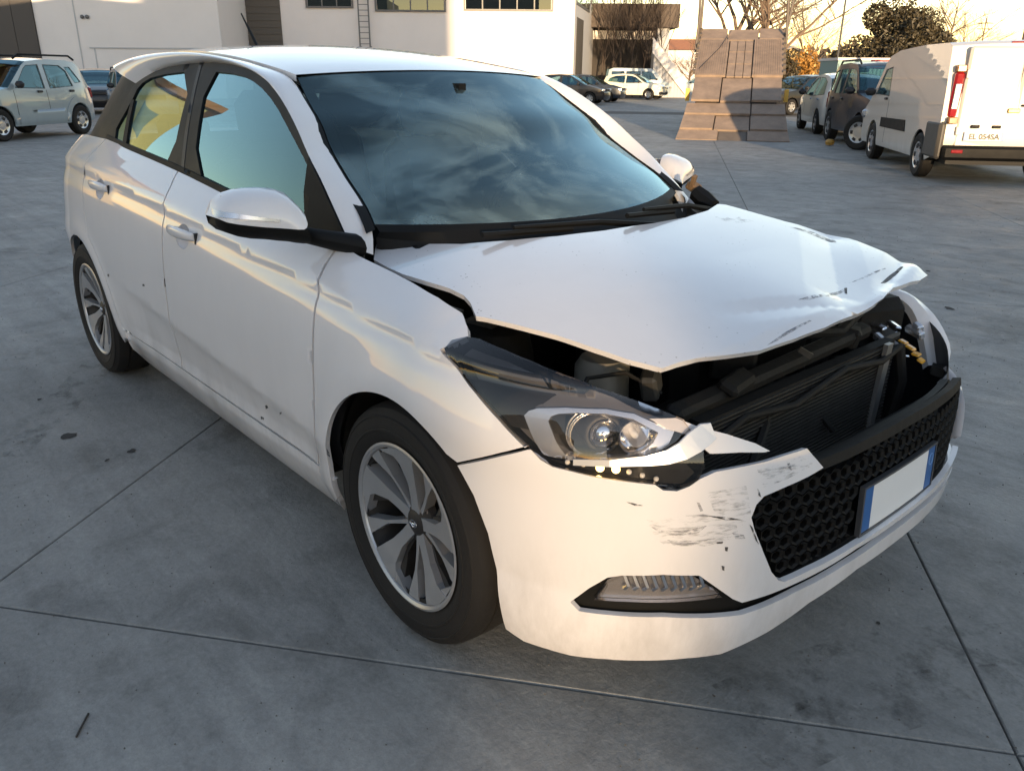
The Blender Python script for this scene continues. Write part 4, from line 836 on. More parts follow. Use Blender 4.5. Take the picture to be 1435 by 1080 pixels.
# front door
fd = [(p[0]-g, p[1]) for p in seam_a[1:-1]]; fdo = belt(sb_x+g, sa_x-g)+fd+[(seam_a[-1][0]-g, zs(seam_a[-1][0]))]+[(x, zs(x)) for x in np.linspace(seam_a[-1][0]-.05, seam_b[-1][0]+.05, 8)]+[(seam_b[-1][0]+g, zs(seam_b[-1][0]))]+[(p[0]+g, p[1]) for p in seam_b[1:-1][::-1]]
CREASE = [(x, .60+TC*(float(zb(x))-.60)) for x in np.linspace(-3.0, .10, 90)]; LOWCR = [(x, .435+.075*(-x-.6)) for x in np.linspace(-2.1, -.25, 60)]
HCUP = {'f': (-1.262, .850), 'r': (-2.165, .912)}
def cup_out(k, sc=1.): s0, z0 = HCUP[k]; return [(s0+.058*sc*math.cos(a), z0-.006+.040*sc*math.sin(a)) for a in np.linspace(0, 2*math.pi, 25)[:-1]]
fdoor = panel('front_door', SH, fdo, PAINT, CAR, lines=[CREASE, LOWCR], holes=[cup_out('f')])
# rear door: rear edge drops from the quarter light, then follows the wheel arch
rtop = -2.36
a_hi = math.acos(max(-1, min(1, (-2.30+2.57)/(ARR+.03))))
rdo = belt(rtop, sb_x-g)+[(p[0]-g, p[1]) for p in seam_b[1:-1]]+[(seam_b[-1][0]-g, zs(seam_b[-1][0]))]+[(x, zs(x)) for x in np.linspace(seam_b[-1][0]-.05, -2.14, 6)]+[p for p in arch(-2.57, ARR+.075, .04, 1.12, 14)]+[(-2.405, .80), (-2.42, .92), (-2.40, 1.02)]
rdoor = panel('rear_door', SH, rdo, PAINT, CAR, lines=[CREASE, LOWCR], holes=[cup_out('r')])
# rear quarter with the arch
qo = [(SR+.62, .42), (SR+.60, .60), (SR+.60, .80)]+[(SR+.60, 1.02), (-2.98, 1.065), (-2.75, 1.085), (-2.37, float(zb(-2.37)))]+[(-2.407, 1.02), (-2.427, .92), (-2.412, .80)]+[p for p in arch(-2.57, ARR+.070, 1.12, .04, 14)]+[(-2.135, .318), (-2.12, .27), (-2.20, .24)]+[p for p in arch(-2.57, ARR, -.12, math.pi+.05, 40)]+[(-2.93, .24), (-3.0, .22), (SR+.62, .2)]
rq = panel('rear_quarter_panel', SH, qo, PAINT, CAR, lines=[CREASE])
# sill
so_ = [(-2.13, .306), (seam_a[-1][0]+.10, .306), (-.352, .30), (-.36, .22), (-.40, .165), (-2.08, .165), (-2.17, .21), (-2.155, .27)]
sill = panel('sill', SH, so_, PAINT, CAR, off=-.004)
skirt = panel('sill_strip', SH, [(-2.10, .326), (-.40, .322), (-.39, .300), (-2.10, .300)], SATIN, CAR, off=-.010, flange=.02)
# front fender
ft = SHW([(524, 364), (564, 389), (614, 417), (640, 434), (650, 444), (655, 458), (656, 471)])
lamp_low = SHW([(633, 478), (620, 487), (640, 512), (668, 548), (700, 585), (725, 612), (738, 625)])
gap_fb = SHW([(740, 627), (700, 637), (665, 645), (641, 650)])
fa = [(x, z) for x, z in arch(0, ARF, .62, math.pi-.02, 40)]
k = [i for i in range(len(fa)) if fa[i][0] < gap_fb[-1][0]-.002 or fa[i][1] > gap_fb[-1][1]]
fo = [(sa_x+g, float(zb(sa_x))-.004), (-.33, .915)]+[tuple(p) for p in ft[1:]]+[tuple(p-[.004, .004]) for p in lamp_low[1:]]+[tuple(p+[0, .004]) for p in gap_fb]+[p for p in fa if p[1] > gap_fb[-1][1]+.012 or p[0] < 0]+[(-.353, .24), (-.40, .2), (seam_a[-1][0]+g, .305)]+[(p[0]+g, p[1]) for p in seam_a[1:][::-1]]
ff = panel('front_fender', SH, fo, PAINT, CAR, lines=[CREASE])

# -- front bumper, headlamp, grille, lip
lamp_bot = [(744, 630), (757, 644), (774, 654), (799, 660), (832, 668), (880, 675), (918, 679), (929, 687), (949, 688), (967, 681), (981, 671)]
bump_top = [(1003, 661), (1039, 654), (1072, 647), (1100, 638), (1131, 628), (1142, 641), (1154, 655)]
gr_edge = [(1134, 667), (1101, 682), (1071, 695), (1060, 707), (1053, 725), (1057, 741), (1070, 774), (1081, 801), (1091, 813), (1099, 815)]
gr_low = [(1134, 799), (1201, 762), (1251, 729), (1283, 703)]
st_low = [(1281, 711), (1254, 733), (1201, 768), (1134, 808), (1074, 834), (1040, 844), (1027, 839), (1010, 827), (980, 806), (930, 805), (871, 806), (851, 809), (825, 824), (799, 843)]
lip_up = [(811, 856), (851, 861), (930, 864), (1000, 865), (1040, 861), (1074, 849), (1117, 828), (1184, 791), (1234, 757), (1280, 712)]
arch_fr = [(709, 880), (697, 807), (684, 747), (664, 694), (641, 652)]
A_ = SHW(lamp_bot); B_ = SHW(bump_top); C_ = SHW(gr_edge); D_ = SHW(gr_low); E_ = SHW(st_low); G_ = SHW(lip_up)
Dx = [p for p in D_ if p[0] < SC-.02]; Dz = Dx[-1][1]; Ex = [p for p in E_ if p[0] < SC-.02]; Ez = Ex[0][1]
Gx = [p for p in G_ if p[0] < SC-.02]; Gz = Gx[-1][1]
arc_b = [(p[0], p[1]) for p in SHW(arch_fr)]
tmp = SHW([(709, 881), (734, 898), (764, 908), (800, 918), (850, 923), (900, 925), (960, 922), (1010, 916), (1074, 886), (1134, 844), (1201, 797), (1251, 764)])
tmp = [tuple(p) for p in tmp if p[0] < SC-.02]; tz = tmp[-1][1]
full = [tuple(p) for p in A_]+[tuple(p) for p in B_]+[tuple(p) for p in C_]+[tuple(p) for p in Dx]+[(SC, Dz)]+[(q, Dz+.004*i) for i, q in enumerate(np.linspace(SC+.1, SC+.45, 5))]
full += [(SC+.45, Ez), (SC+.1, Ez), (SC, Ez)]+[tuple(p) for p in Ex]+[tuple(p) for p in Gx]+[(SC, Gz)]+[(q, Gz) for q in np.linspace(SC+.1, SC+.75, 8)]
full += [(SC+.75, tz), (SC+.3, tz), (SC, tz)]+tmp[::-1]+[tuple(p) for p in arc_b[1:]]+[tuple(p-[0, .004]) for p in gap_fb[::-1][1:]]
bumper = panel('front_bumper', SH, full, PAINT, CAR, step=.018)

inner_o = [(-2.10, .30), (-.36, .30), (-.36, .40), (-.20, .72), (-.05, .76), (-.15, .86), (-.36, .89), (-1.5, .99), (-2.2, 1.03), (-2.3, .80), (-2.2, .60)]
inb = panel('gap_dark_backing', SH, inner_o, INK, CAR, off=-.055, flange=.0, step=.06)  # black sheet added behind the panels so their gaps look dark
panel('inner_wing', SH, [(SC+.30, .34), (SC+.30, .60), (SC+.55, .66), (SC+.85, .70), (SC+1.2, .74), (SC+1.3, .72), (SC+1.3, .30), (SC+.9, .26)], INK, CAR, off=-.05, flange=0, step=.05)
# -- grille behind the bumper opening: backing sheet, cell frames, plate
def off_surf(sf, d): return Surf(lambda u, v: sf.f(u, v)+d*sf.normal(np.asarray(u, float)*1., np.asarray(v, float)*1.), sf.ur, sf.vr, 40, 20, tuple(sf.c))
gz0, gz1 = .352, .632
gout = [(.86, .55), (.89, .61), (SC-.42, .622), (SC-.2, .628), (SC, .63), (SC+.2, .628), (SC+.40, .622), (SC+.45, .60), (SC+.45, .53), (SC+.40, .372), (SC, .375), (.955, .362)]
grille = panel('bumper_grille', SH, gout, BLACK, CAR, off=-.045, flange=.02, step=.03)
_tb = panel('grille_top_rail', SH, [(SC-.36, .628), (SC-.2, .634), (SC, .636), (SC+.2, .634), (SC+.40, .626), (SC+.40, .606), (SC+.2, .612), (SC, .614), (SC-.2, .612), (SC-.36, .606)], DARK, grille, off=-.016, flange=.02)
gi = np.array(gout)
cell = 0
for r in range(9):
    for c in range(-16, 16):
        u = SC+c*.034+(r % 2)*.017; v = .366+r*.0305
        R0 = .0180; hexo = [(u+R0*math.sin(a)*1.06, v+R0*math.cos(a)) for a in np.linspace(0, 2*math.pi, 7)[:-1]]
        if not inside(gi, np.array([[u, v]]))[0] or not inside(gi, np.array(hexo)).all(): continue
        if abs(u-SC) < .21 and abs(v-.455) < .075: continue
        hexi = [(u+R0*.62*math.sin(a), v-.002+R0*.62*math.cos(a)) for a in np.linspace(0, 2*math.pi, 7)[:-1]]
        V = []; 
        for h, d in ((hexo, -.036), (hexo, -.022), (hexi, -.027), (hexi, -.040)):
            h = np.array(h); V += list(SH.f(h[:, 0], h[:, 1])+d*SH.normal(h[:, 0], h[:, 1]))
        F = [(a*6+i, a*6+(i+1) % 6, (a+1)*6+(i+1) % 6, (a+1)*6+i) for a in range(3) for i in range(6)]
        mk('grille_cell', V, F, BLACK, grille, False)
# number plate, letters blanked as in the photograph
pc = np.array([.812, 0, .459]); ptl = .05
def plate_pt(a, b, d=0.): return pc+np.array([-math.sin(ptl)*b+math.cos(ptl)*d-.10*a*a, a, math.cos(ptl)*b+math.sin(ptl)*d])
def plate_strip(a0, a1, b0, b1, d, thick=.003):
    A = np.linspace(a0, a1, 9); V = []; F = []
    for dd in (d, d-thick):
        for a in A: V += [plate_pt(a, b0, dd), plate_pt(a, b1, dd)]
    n = len(A)*2
    for i in range(len(A)-1): F += [(2*i, 2*i+2, 2*i+3, 2*i+1), (n+2*i, n+2*i+1, n+2*i+3, n+2*i+2), (2*i, n+2*i, n+2*i+2, 2*i+2), (2*i+1, 2*i+3, n+2*i+3, n+2*i+1)]
    F += [(0, 1, n+1, n), (n-2, 2*n-2, 2*n-1, n-1)]
    return V, F
plate = mk('number_plate', *plate_strip(-.18, .18, -.055, .055, 0), PLATE, CAR, False)
mk('plate_band', *plate_strip(-.1785, -.142, -.0535, .0535, .0012), PLATEBLUE, plate, False)
mk('plate_band', *plate_strip(.142, .1785, -.0535, .0535, .0012), PLATEBLUE, plate, False)
fr = MB()
for a0, a1, b0, b1 in ((-.186, .186, .055, .061), (-.186, .186, -.061, -.055), (-.186, -.18, -.055, .055), (.18, .186, -.055, .055)): fr.add(*plate_strip(a0, a1, b0, b1, .003, .012))
fr.build('plate_frame', SATIN, plate, False)
ring = MB(); ring.tube([plate_pt(.160+.011*math.cos(a), .022+.015*math.sin(a), .0016) for a in np.linspace(0, 2*math.pi, 25)], .0008, 5); ring.build('star_ring', plain('plate_star', (.25, .42, .7), .4), plate)
# black slot under the grille border and fog lamp recess
slot = panel('lower_intake_trim', SH, [(.505, .33), (.55, .39), (.60, .43), (.78, .432), (.84, .375), (.90, .362), (SC-.2, .40), (SC+.5, .41), (SC+.5, .335), (SC-.1, .335), (SC-.45, .295), (.82, .29), (.60, .30)], BLACK, CAR, off=-.022, flange=.02, step=.03)
fogo = SH.uv([(832, 843), (850, 821), (872, 811), (930, 811), (975, 811), (1000, 827), (1014, 840), (960, 846), (880, 846)])
fog = panel('fog_lamp', SH, fogo, SILVERPL, CAR, off=-.020, flange=.01, step=.02)
panel('fog_lens', SH, fogo, LENS, fog, off=-.008, flange=.01, step=.02)
fm = MB()
for q in np.linspace(.63, .78, 9):
    P = SH.f(np.array([q, q+.004, q]), np.array([.39, .40, .425])); fm.tube([P[0]-[.012, 0, 0], P[1]-[.006, 0, 0], P[2]-[.014, 0, 0]], .005, 5)
fm.build('fog_reflector', CHROME, fog)

# -- right headlamp
ltop = [(633, 477), (654, 472), (672, 475), (709, 491), (745, 506), (778, 520), (817, 534), (860, 550), (894, 562), (931, 576), (958, 588)]
lo = SH.uv(ltop); lamp_o = [tuple(p) for p in lo]+[tuple(SH.uv([(985, 628)])[0]), tuple(SH.uv([(988, 655)])[0])]+[tuple(p) for p in SH.uv([(978, 672), (967, 679), (949, 685), (929, 684), (918, 677), (880, 673), (832, 666), (799, 658), (774, 652), (757, 641), (740, 625), (725, 611), (700, 584), (668, 547), (640, 511), (623, 489)])]
LAMP = panel('headlamp', SH, lamp_o, DARK, CAR, off=-.075, flange=-.07, step=.025)
panel('lamp_lens', SH, lamp_o, LENS, LAMP, off=.001, flange=.012, step=.02)
hs = panel('lamp_shroud', SH, [tuple(p) for p in SH.uv([(640, 492), (656, 478), (709, 497), (778, 526), (860, 556), (940, 588), (955, 600), (905, 597), (850, 571), (790, 570), (747, 571), (735, 585), (757, 636), (738, 617), (700, 575), (665, 535)])], plain('lamp_shroud', (.085, .075, .068), .30, vary=.25, coat=.3), LAMP, off=-.022, flange=.03, step=.02)
bez_o = SH.uv([(730, 582), (737, 575), (750, 571), (790, 569), (849, 571), (890, 578), (915, 590), (948, 604), (940, 622), (925, 634), (880, 646), (840, 649), (807, 649), (780, 645), (758, 640), (742, 612)])
bez_i = SH.uv([(765, 590), (769, 583), (780, 579), (807, 577), (849, 578), (888, 586), (910, 598), (925, 606), (918, 620), (905, 632), (880, 641), (840, 643), (800, 643), (789, 639), (777, 621)])
panel('lamp_bezel', SH, bez_o, SILVERPL, LAMP, holes=[bez_i], off=-.014, flange=.035, step=.012)
# the silver strip that has sprung out of the lamp
st_c = [SH.f(*[np.array([q]) for q in SH.uv([p])[0]])[0]+np.array([.006+.014*i/8, -.004*i/8, 0]) for i, p in enumerate([(800, 646), (850, 647), (900, 643), (930, 637), (950, 628), (966, 615), (980, 603), (990, 598)])]
wd = [.006, .007, .010, .014, .018, .022, .022, .016]
V = []; F = []
for i, (p, q) in enumerate(zip(st_c, wd)):
    t = st_c[min(i+1, 7)]-st_c[max(i-1, 0)]; t /= np.linalg.norm(t); n = np.array([.72, -.6, .35]); b = np.cross(t, n); b /= np.linalg.norm(b)
    V += [p-b*q, p+n*.0015-b*q*.9, p+b*q, p-n*.003]
for i in range(7):
    for k in range(4): F.append((i*4+k, i*4+(k+1) % 4, i*4+4+(k+1) % 4, i*4+4+k))
F += [(0, 1, 2, 3), (31, 30, 29, 28)]
mk('sprung_trim_strip', V, F, plain('trim_silver', (.42, .43, .46), .3, .5), LAMP, False)
# projector and reflectors
def sh_pt(px, py, d): u = SH.uv([(px, py)])[0]; U = np.array([u[0]]); W_ = np.array([u[1]]); return SH.f(U, W_)[0]+SH.normal(U, W_)[0]*d
c0 = sh_pt(842, 606, -.066); ax = np.array([.80, -.55, .05]); ax /= np.linalg.norm(ax)
def lathe_dir(prof, c, ax, n=28):
    a = np.cross(ax, [0, 0, 1.]); a /= np.linalg.norm(a); b = np.cross(ax, a); V = []; F = []; m = len(prof)
    for k in range(n):
        t = 2*math.pi*k/n
        for r, o in prof: V.append(c+ax*o+r*(math.cos(t)*a+math.sin(t)*b))
    for k in range(n):
        for i in range(m-1): F.append((k*m+i, k*m+i+1, ((k+1) % n)*m+i+1, ((k+1) % n)*m+i))
    return V, F
mk('projector_lens', *lathe_dir([(.0005, .034), (.012, .033), (.022, .028), (.028, .020), (.030, .010)], c0, ax), CHROME, LAMP)
mk('projector_ring', *lathe_dir([(.031, .012), (.034, .016), (.040, .010), (.042, -.02), (.05, -.03)], c0, ax), DARKMET, LAMP)
for o_, r_ in ((-.004, .047), (.004, .044), (.012, .043)): mk('lamp_fin', *lathe_dir([(r_, o_), (r_+.004, o_+.003), (r_+.004, o_-.001)], c0+np.array([-.012, -.02, 0]), ax), SILVERPL, LAMP)
c1 = sh_pt(893, 608, -.055); mk('turn_reflector', *lathe_dir([(.003, -.018), (.016, -.012), (.026, .0), (.034, .018), (.036, .018)], c1, ax), CHROME, LAMP)
c2 = sh_pt(862, 592, -.05); mk('bulb', *lathe_dir([(.0005, .012), (.006, .010), (.008, 0), (.008, -.02)], c1+ax*.0, ax, 12), LEDOFF, LAMP)
panel('lamp_lower_cover', SH, SH.uv([(760, 645), (800, 652), (880, 652), (930, 645), (955, 640), (978, 665), (960, 682), (930, 683), (880, 674), (800, 660), (774, 653)]), BLACK, LAMP, off=-.018, flange=.02, step=.02)
for i, (x, y) in enumerate([(793, 650), (816, 653), (840, 658), (863, 660), (882, 664), (901, 669), (921, 674)]):
    p = sh_pt(x, y, -.012); b = MB(); b.sphere(p, .0085 if i in (2, 3) else .0055, 12, 8); b.build('lamp_diode', LED if i in (2, 3) else LEDOFF, LAMP)
# broken white surround above the bumper corner
panel('broken_lamp_surround', SH, SH.uv([(911, 586), (949, 585), (979, 597), (1021, 608), (1061, 621), (1082, 632), (1074, 634), (1040, 634), (997, 636), (979, 620), (965, 609), (935, 600)]), PAINT, CAR, off=-.006, flange=.006, step=.012)

# -- upper body: side windows, frames, pillars
win_r = GH.uv([(273, 99), (245, 101), (217, 106), (205, 112), (195, 119), (183, 145), (170, 170), (157, 192), (174, 200), (214, 218), (241, 230), (252, 190)])
win_f = GH.uv([(293, 100), (301, 99.5), (334, 104), (361, 117), (385, 144), (408, 187), (431, 231), (452, 279), (470, 322), (380, 292), (318, 265), (271, 243), (280, 180)])
fr_o = GH.uv([(160, 205), (143, 189), (165, 160), (190, 117), (200, 110), (214, 102), (230, 96), (256, 91), (285, 88), (300, 88), (333, 93), (357, 102), (375, 115), (394, 139), (417, 182), (433, 219), (448, 248), (471, 298), (492, 345)])
B_low = [(x, float(zb(x))-.006) for x in np.linspace(fr_o[-1][0]-.02, fr_o[1][0], 24)]
fro = [tuple(p) for p in fr_o[1:]]+B_low
fro = [tuple(p) for p in smoothc(np.array(fr_o[1:]), 70)]+B_low
def rnd(P, it=2): return round_poly(P, it)
wr, wf = rnd(win_r[[0, 2, 4, 5, 7, 8, 9, 10]], 1), rnd(win_f[[0, 2, 3, 4, 5, 6, 7, 8, 9, 10, 11]], 1)
frame = panel('window_frame', GH, fro, GLOSSBLACK, CAR, holes=[wr, wf], off=0., flange=.012, step=.025)
glr = panel('rear_side_window', GH, grow(wr, .01), SIDEGLASS, CAR, off=-.006, flange=0, step=.04)
glf = panel('front_side_window', GH, grow(wf, .01), SIDEGLASS, CAR, off=-.006, flange=0, step=.04)
dv = GH.uv([(184, 140), (188, 140), (177, 201), (172, 199)]); panel('quarter_light_bar', GH, dv, BLACK, frame, off=.001, flange=.01, step=.03)
bs = [(x, float(zb(x))+.012) for x in np.linspace(-2.42, -.45, 30)]+[(x, float(zb(x))-.006) for x in np.linspace(-.45, -2.42, 30)]
panel('belt_moulding', GH, bs, BLACK, CAR, off=.007, flange=.012, step=.03)
bp = GH.uv([(279, 92), (283, 92), (258, 240), (254, 238)]); panel('pillar_gap', GH, bp, INK, frame, off=.0015, flange=.003, step=.03)
mtri = GH.uv([(434, 222), (449, 252), (471, 300), (491, 346), (452, 328), (430, 318), (428, 270)]); panel('mirror_sail', GH, mtri, BLACK, CAR, off=.006, flange=.012, step=.03)
# cantrail and screen pillar
outer = GH.f(*smoothc(np.array(fr_o[3:]), 60).T)
pil = []
for x, y in [(523, 357), (521, 318), (515, 302), (479, 242), (456, 200), (449, 180), (427, 140), (409, 112), (392, 93)]:
    yy = -.6
    for _ in range(20): P = atY(x, y, yy); yy = -.66+(P[2]-.92)/.44*.13
    pil.append(P)
roofz = cr([-3.1, -2.95, -2.7, -2.4, -2.1, -1.8, -1.5, -1.2, -1.05, -.95, -.8], [1.345, 1.375, 1.418, 1.446, 1.461, 1.463, 1.449, 1.415, 1.390, 1.368, 1.33])
rw = cr([-3.1, -2.7, -2.2, -1.6, -1.2, -.9], [.50, .525, .55, .56, .552, .53])
def roof(x, y):
    return np.stack(np.broadcast_arrays(x, y, roofz(x)-.11*np.asarray(y)**2-.012*np.asarray(y)**4), -1)
ditch = [roof(np.array([x]), np.array([-float(rw(x))]))[0]-np.array([0, 0, .004]) for x in (-1.20, -1.4, -1.7, -2.0, -2.3, -2.5, -2.66)]
inner = smoothc(np.array(pil[:8]+ditch), 60)[::-1]
def rail(outer, inner, name, mat):
    n = len(outer); rows = []
    for i in range(n):
        a, b = outer[i], inner[i]; out_ = np.array([.10, -.9, .30]); L = np.linalg.norm(b-a); r = []
        for t in np.linspace(0, 1, 9): r.append(a+(b-a)*t+out_*L*.16*4*t*(1-t)*.9)
        rows.append(r)
    G = np.array(rows); lipi = G[:, -1]+np.array([0, .0, -.02]); lipo = G[:, 0]+np.array([0, .02, -.004])
    G = np.concatenate([lipo[:, None], G, lipi[:, None]], 1)
    o = MB().grid(G).build(name, mat, CAR, True, 50); return o
railR = rail(outer, inner, 'roof_side_rail', PAINT)
# roof skin
xs = np.linspace(-2.68, -1.0, 40); ys = np.linspace(-1, 1, 25)
RX, RY = np.meshgrid(xs, ys, indexing='ij'); front = .055*(1-RY**2)
RXX = RX+np.clip((RX+1.4)/.4, 0, 1)*front-np.clip((-2.3-RX)/.38, 0, 1)*.20*(1-RY**2)
G = roof(RXX, RY*(rw(RX)-.014)); MB().grid(np.concatenate([G[:, :1]-[0, 0, .02], G, G[:, -1:]-[0, 0, .02]], 1)).build('roof', PAINT, CAR, True, 50)
# black ditch strips and windscreen surround
ditchline = smoothc(np.array(pil[1:8]+ditch), 60)
def ditchstrip(sgn):
    P = ditchline.copy(); P[:, 1] *= sgn; G = np.stack([P+np.array([0, .006*sgn*-1*-1, -.012]), P+np.array([0.0, -.004*sgn*-1, -.006])+np.array([.01, 0, .0]), P+np.array([.02, -.03*sgn, -.012])], 1)
    MB().grid(G).build('roof_ditch_trim', BLACK, CAR)
ditchstrip(1); ditchstrip(-1)
# windscreen
we = smoothc(np.array([pil[1]+[0, .012, 0]]+[p+np.array([0, .012, -.002]) for p in pil[2:7]]+[np.array([-1.0, -.52, 1.342])]), 24)
vv = np.linspace(-1, 1, 33); rows = []
for i, p in enumerate(we):
    t = i/23; fwd = .20*(1-t)+.07*t
    rows.append([np.array([p[0]+fwd*(1-v*v)*(1 if True else 0), -p[1]*v, p[2]+(.012*(1-t)*-1+.02*t)*(1-v*v)]) for v in vv])
WG = np.array(rows)
MB().grid(WG).build('windscreen', WSGLASS, CAR)
# printed black border of the windscreen, inside the pane
bd = WG-np.array([.004, 0, .004]); fb = MB()
fb.grid(bd[0:2]); fb.grid(bd[21:]); fb.grid(bd[1:22, :2]); fb.grid(bd[1:22, -2:]); fb.build('screen_border', GLOSSBLACK, CAR)
# cowl below the screen
ce = (1-np.abs(vv)**3)[:, None]; cw = np.stack([WG[0]+[-.004, 0, .005], WG[0]+np.array([.02, 0, -.012]), WG[0]+np.array([.05, 0, -.02])*ce+[0, 0, -.03], WG[0]+np.array([.16, 0, -.07])*ce+[0, 0, -.06]]); MB().grid(cw).build('cowl_panel', BLACK, CAR)
def wiper(p0, p1, lift):
    a = np.array(p0); b = np.array(p1); m = (a+b)/2; w_ = MB(); w_.tube([a+[0, 0, .005], a*.6+b*.4+[0, 0, .03+lift], b*.85+a*.15+[0, 0, .03+lift]], [.012, .009, .006], 6); w_.tube([a*.45+b*.55+[0, 0, .016+lift], b+[0, 0, .016+lift]], .008, 6); w_.build('wiper', BLACK, CAR)
wiper((-.10, .22, .915), (-.19, -.44, .940), 0.); wiper((-.12, .54, .925), (-.07, .0, .955), .006)

# -- bonnet, buckled and sprung open along its front edge
def bonz(x, y):
    x = np.asarray(x, float); y = np.asarray(y, float)
    z = .968-.045*(x+.3)-.115*np.clip(x+.3, 0, 2)**2-np.where(y < 0, .13, .045)*y*y*(1+.25*np.abs(y))
    z = z+.030*np.clip(y/.65, -.2, 1)*np.clip((.25-x)/.6, 0, 1)                       # left rear corner stands up
    xf = .665-.20*np.abs(y)**2.2+.03*np.exp(-((y-.35)/.25)**2); d = xf-x
    z = z-.26*np.clip(.085-d, 0, .2)-.6*np.clip(.05-d, 0, .1)**1.6
    def fold(x0, y0, x1, y1, w, h):                                                   # a kinked fold along a line
        L_ = math.hypot(x1-x0, y1-y0); ux, uy = (x1-x0)/L_, (y1-y0)/L_; al = (x-x0)*ux+(y-y0)*uy; ac = np.abs(-(x-x0)*uy+(y-y0)*ux)
        return h*np.clip(1-ac/w, 0, 1)*np.clip(al/.12, 0, 1)*np.clip((L_-al)/.12, 0, 1)
    z = z-fold(.16, .72, .60, .02, .09, .011)-fold(.40, .78, .58, .28, .045, .010)+fold(.48, .70, .62, .12, .03, .006)-fold(.46, -.30, .60, .10, .05, .006)
    z = z+.006*np.sin(9*y+4*x)*np.clip((x-.25)/.3, 0, 1)
    return z
def bon(x, y): return np.stack(np.broadcast_arrays(x, y, bonz(x, y)), -1)
BO = Surf(bon, (-.5, .80), (-.80, .80), 160, 160, (0, 0, -3))
rearE = [(524, 364), (526, 348), (530, 335), (545, 338), (580, 342), (647, 342), (714, 337), (781, 331), (848, 323), (915, 313), (960, 305), (992, 295), (1006, 286)]
leftE = [(1017, 287), (1060, 299), (1099, 310), (1122, 316), (1189, 334), (1239, 353), (1273, 369), (1300, 386)]
frontE = [(1289, 393), (1268, 398), (1252, 403), (1238, 418), (1222, 429), (1196, 442), (1156, 459), (1115, 474), (1065, 491), (1022, 497), (975, 502), (950, 508), (928, 516)]
rightE = [(881, 504), (831, 487), (781, 470), (731, 457), (681, 445), (667, 443), (663, 434), (659, 424), (650, 414), (630, 404), (597, 394), (564, 384), (542, 374)]
hb = BO.uv(rearE+leftE+frontE+rightE)
bonnet = panel('bonnet', BO, hb, PAINTB, CAR, step=.012, flange=.012, back=True)
# scratches and scuffs on the paint: thin bared patches lying on the panels
def scuff(name, sf, pts, mat, parent, off=.0012): return panel(name, sf, sf.uv(pts), mat, parent, off=off, flange=.0006, step=.01)
FAINT = ragged('scuff_grey', (.26, .25, .255), 38, .42, .68, (1, 1, 4)); SCRATCH = ragged('deep_scratch', (.06, .058, .06), 60, .36, .5)
for pts, m in (([(905, 728), (960, 722), (1030, 728), (1035, 752), (985, 765), (930, 762), (908, 745)], ragged('rub_haze', (.36, .35, .35), 22, .50, .80, (1, 1, 5))), ([(990, 690), (1045, 680), (1052, 720), (1040, 735), (1000, 715)], MATS['rub_haze']), ([(1060, 655), (1120, 638), (1140, 650), (1100, 672), (1070, 682)], MATS['rub_haze']), ([(913, 738), (935, 744), (962, 742), (990, 736), (978, 746), (950, 750), (925, 746)], FAINT), ([(935, 756), (960, 757), (992, 756), (968, 764), (945, 764)], FAINT), ([(990, 722), (1020, 724), (1040, 728), (1018, 728)], SCRATCH), ([(1026, 746), (1042, 749), (1044, 754), (1030, 754)], FAINT), ([(1004, 759), (1013, 758), (1012, 761), (1004, 761)], SCRATCH), ([(1016, 766), (1020, 766), (1019, 772), (1016, 771)], SCRATCH), ([(1011, 792), (1015, 793), (1015, 799), (1012, 798)], SCRATCH), ([(878, 703), (885, 704), (901, 708), (890, 708)], SCRATCH), ([(976, 703), (980, 704), (985, 715), (981, 716)], FAINT), ([(1061, 684), (1064, 688), (1066, 696), (1063, 694)], SCRATCH), ([(1102, 646), (1106, 648), (1110, 660), (1105, 656)], FAINT), ([(1050, 734), (1054, 738), (1063, 762), (1059, 757)], SCRATCH), ([(960, 722), (985, 720), (1010, 725), (985, 724)], FAINT)):
    scuff('scuff_mark', SH, pts, m, bumper)
for pts, m in (([(1119, 420), (1150, 413), (1170, 410), (1186, 403), (1186, 407), (1160, 415), (1135, 420)], FAINT), ([(1183, 404), (1187, 404), (1187, 412), (1184, 411)], SCRATCH), ([(1234, 397), (1244, 388), (1262, 374), (1266, 374), (1258, 383), (1240, 397)], SCRATCH), ([(1075, 484), (1100, 466), (1134, 449), (1137, 450), (1110, 465), (1090, 477)], FAINT), ([(1190, 397), (1215, 386), (1240, 376), (1241, 377), (1216, 388)], FAINT), ([(1105, 318), (1140, 326), (1170, 337), (1172, 340), (1140, 330)], FAINT), ([(1000, 302), (1040, 305), (1060, 312), (1030, 313), (1005, 308)], ragged('dust_patch', (.45, .43, .42), 30, .5, .9))):
    scuff('scrape', BO, pts, m, bonnet, .001)
for pts in ([(151, 384), (153, 384), (153, 388), (151, 387)], [(200, 398), (202, 398), (203, 401), (200, 401)], [(372, 568), (374, 567), (376, 571), (373, 573)], [(458, 628), (461, 632), (463, 640), (459, 637)], [(392, 578), (395, 577), (394, 580), (392, 581)], [(366, 583), (370, 585), (370, 588), (366, 587)]): scuff('chip', SH, pts, SCRATCH, fdoor if pts[0][0] > 230 else rdoor)

# -- left side of the car
for o in (fdoor, rdoor, rq, sill, skirt, ff, railR, frame, glr, glf): mirror(o)
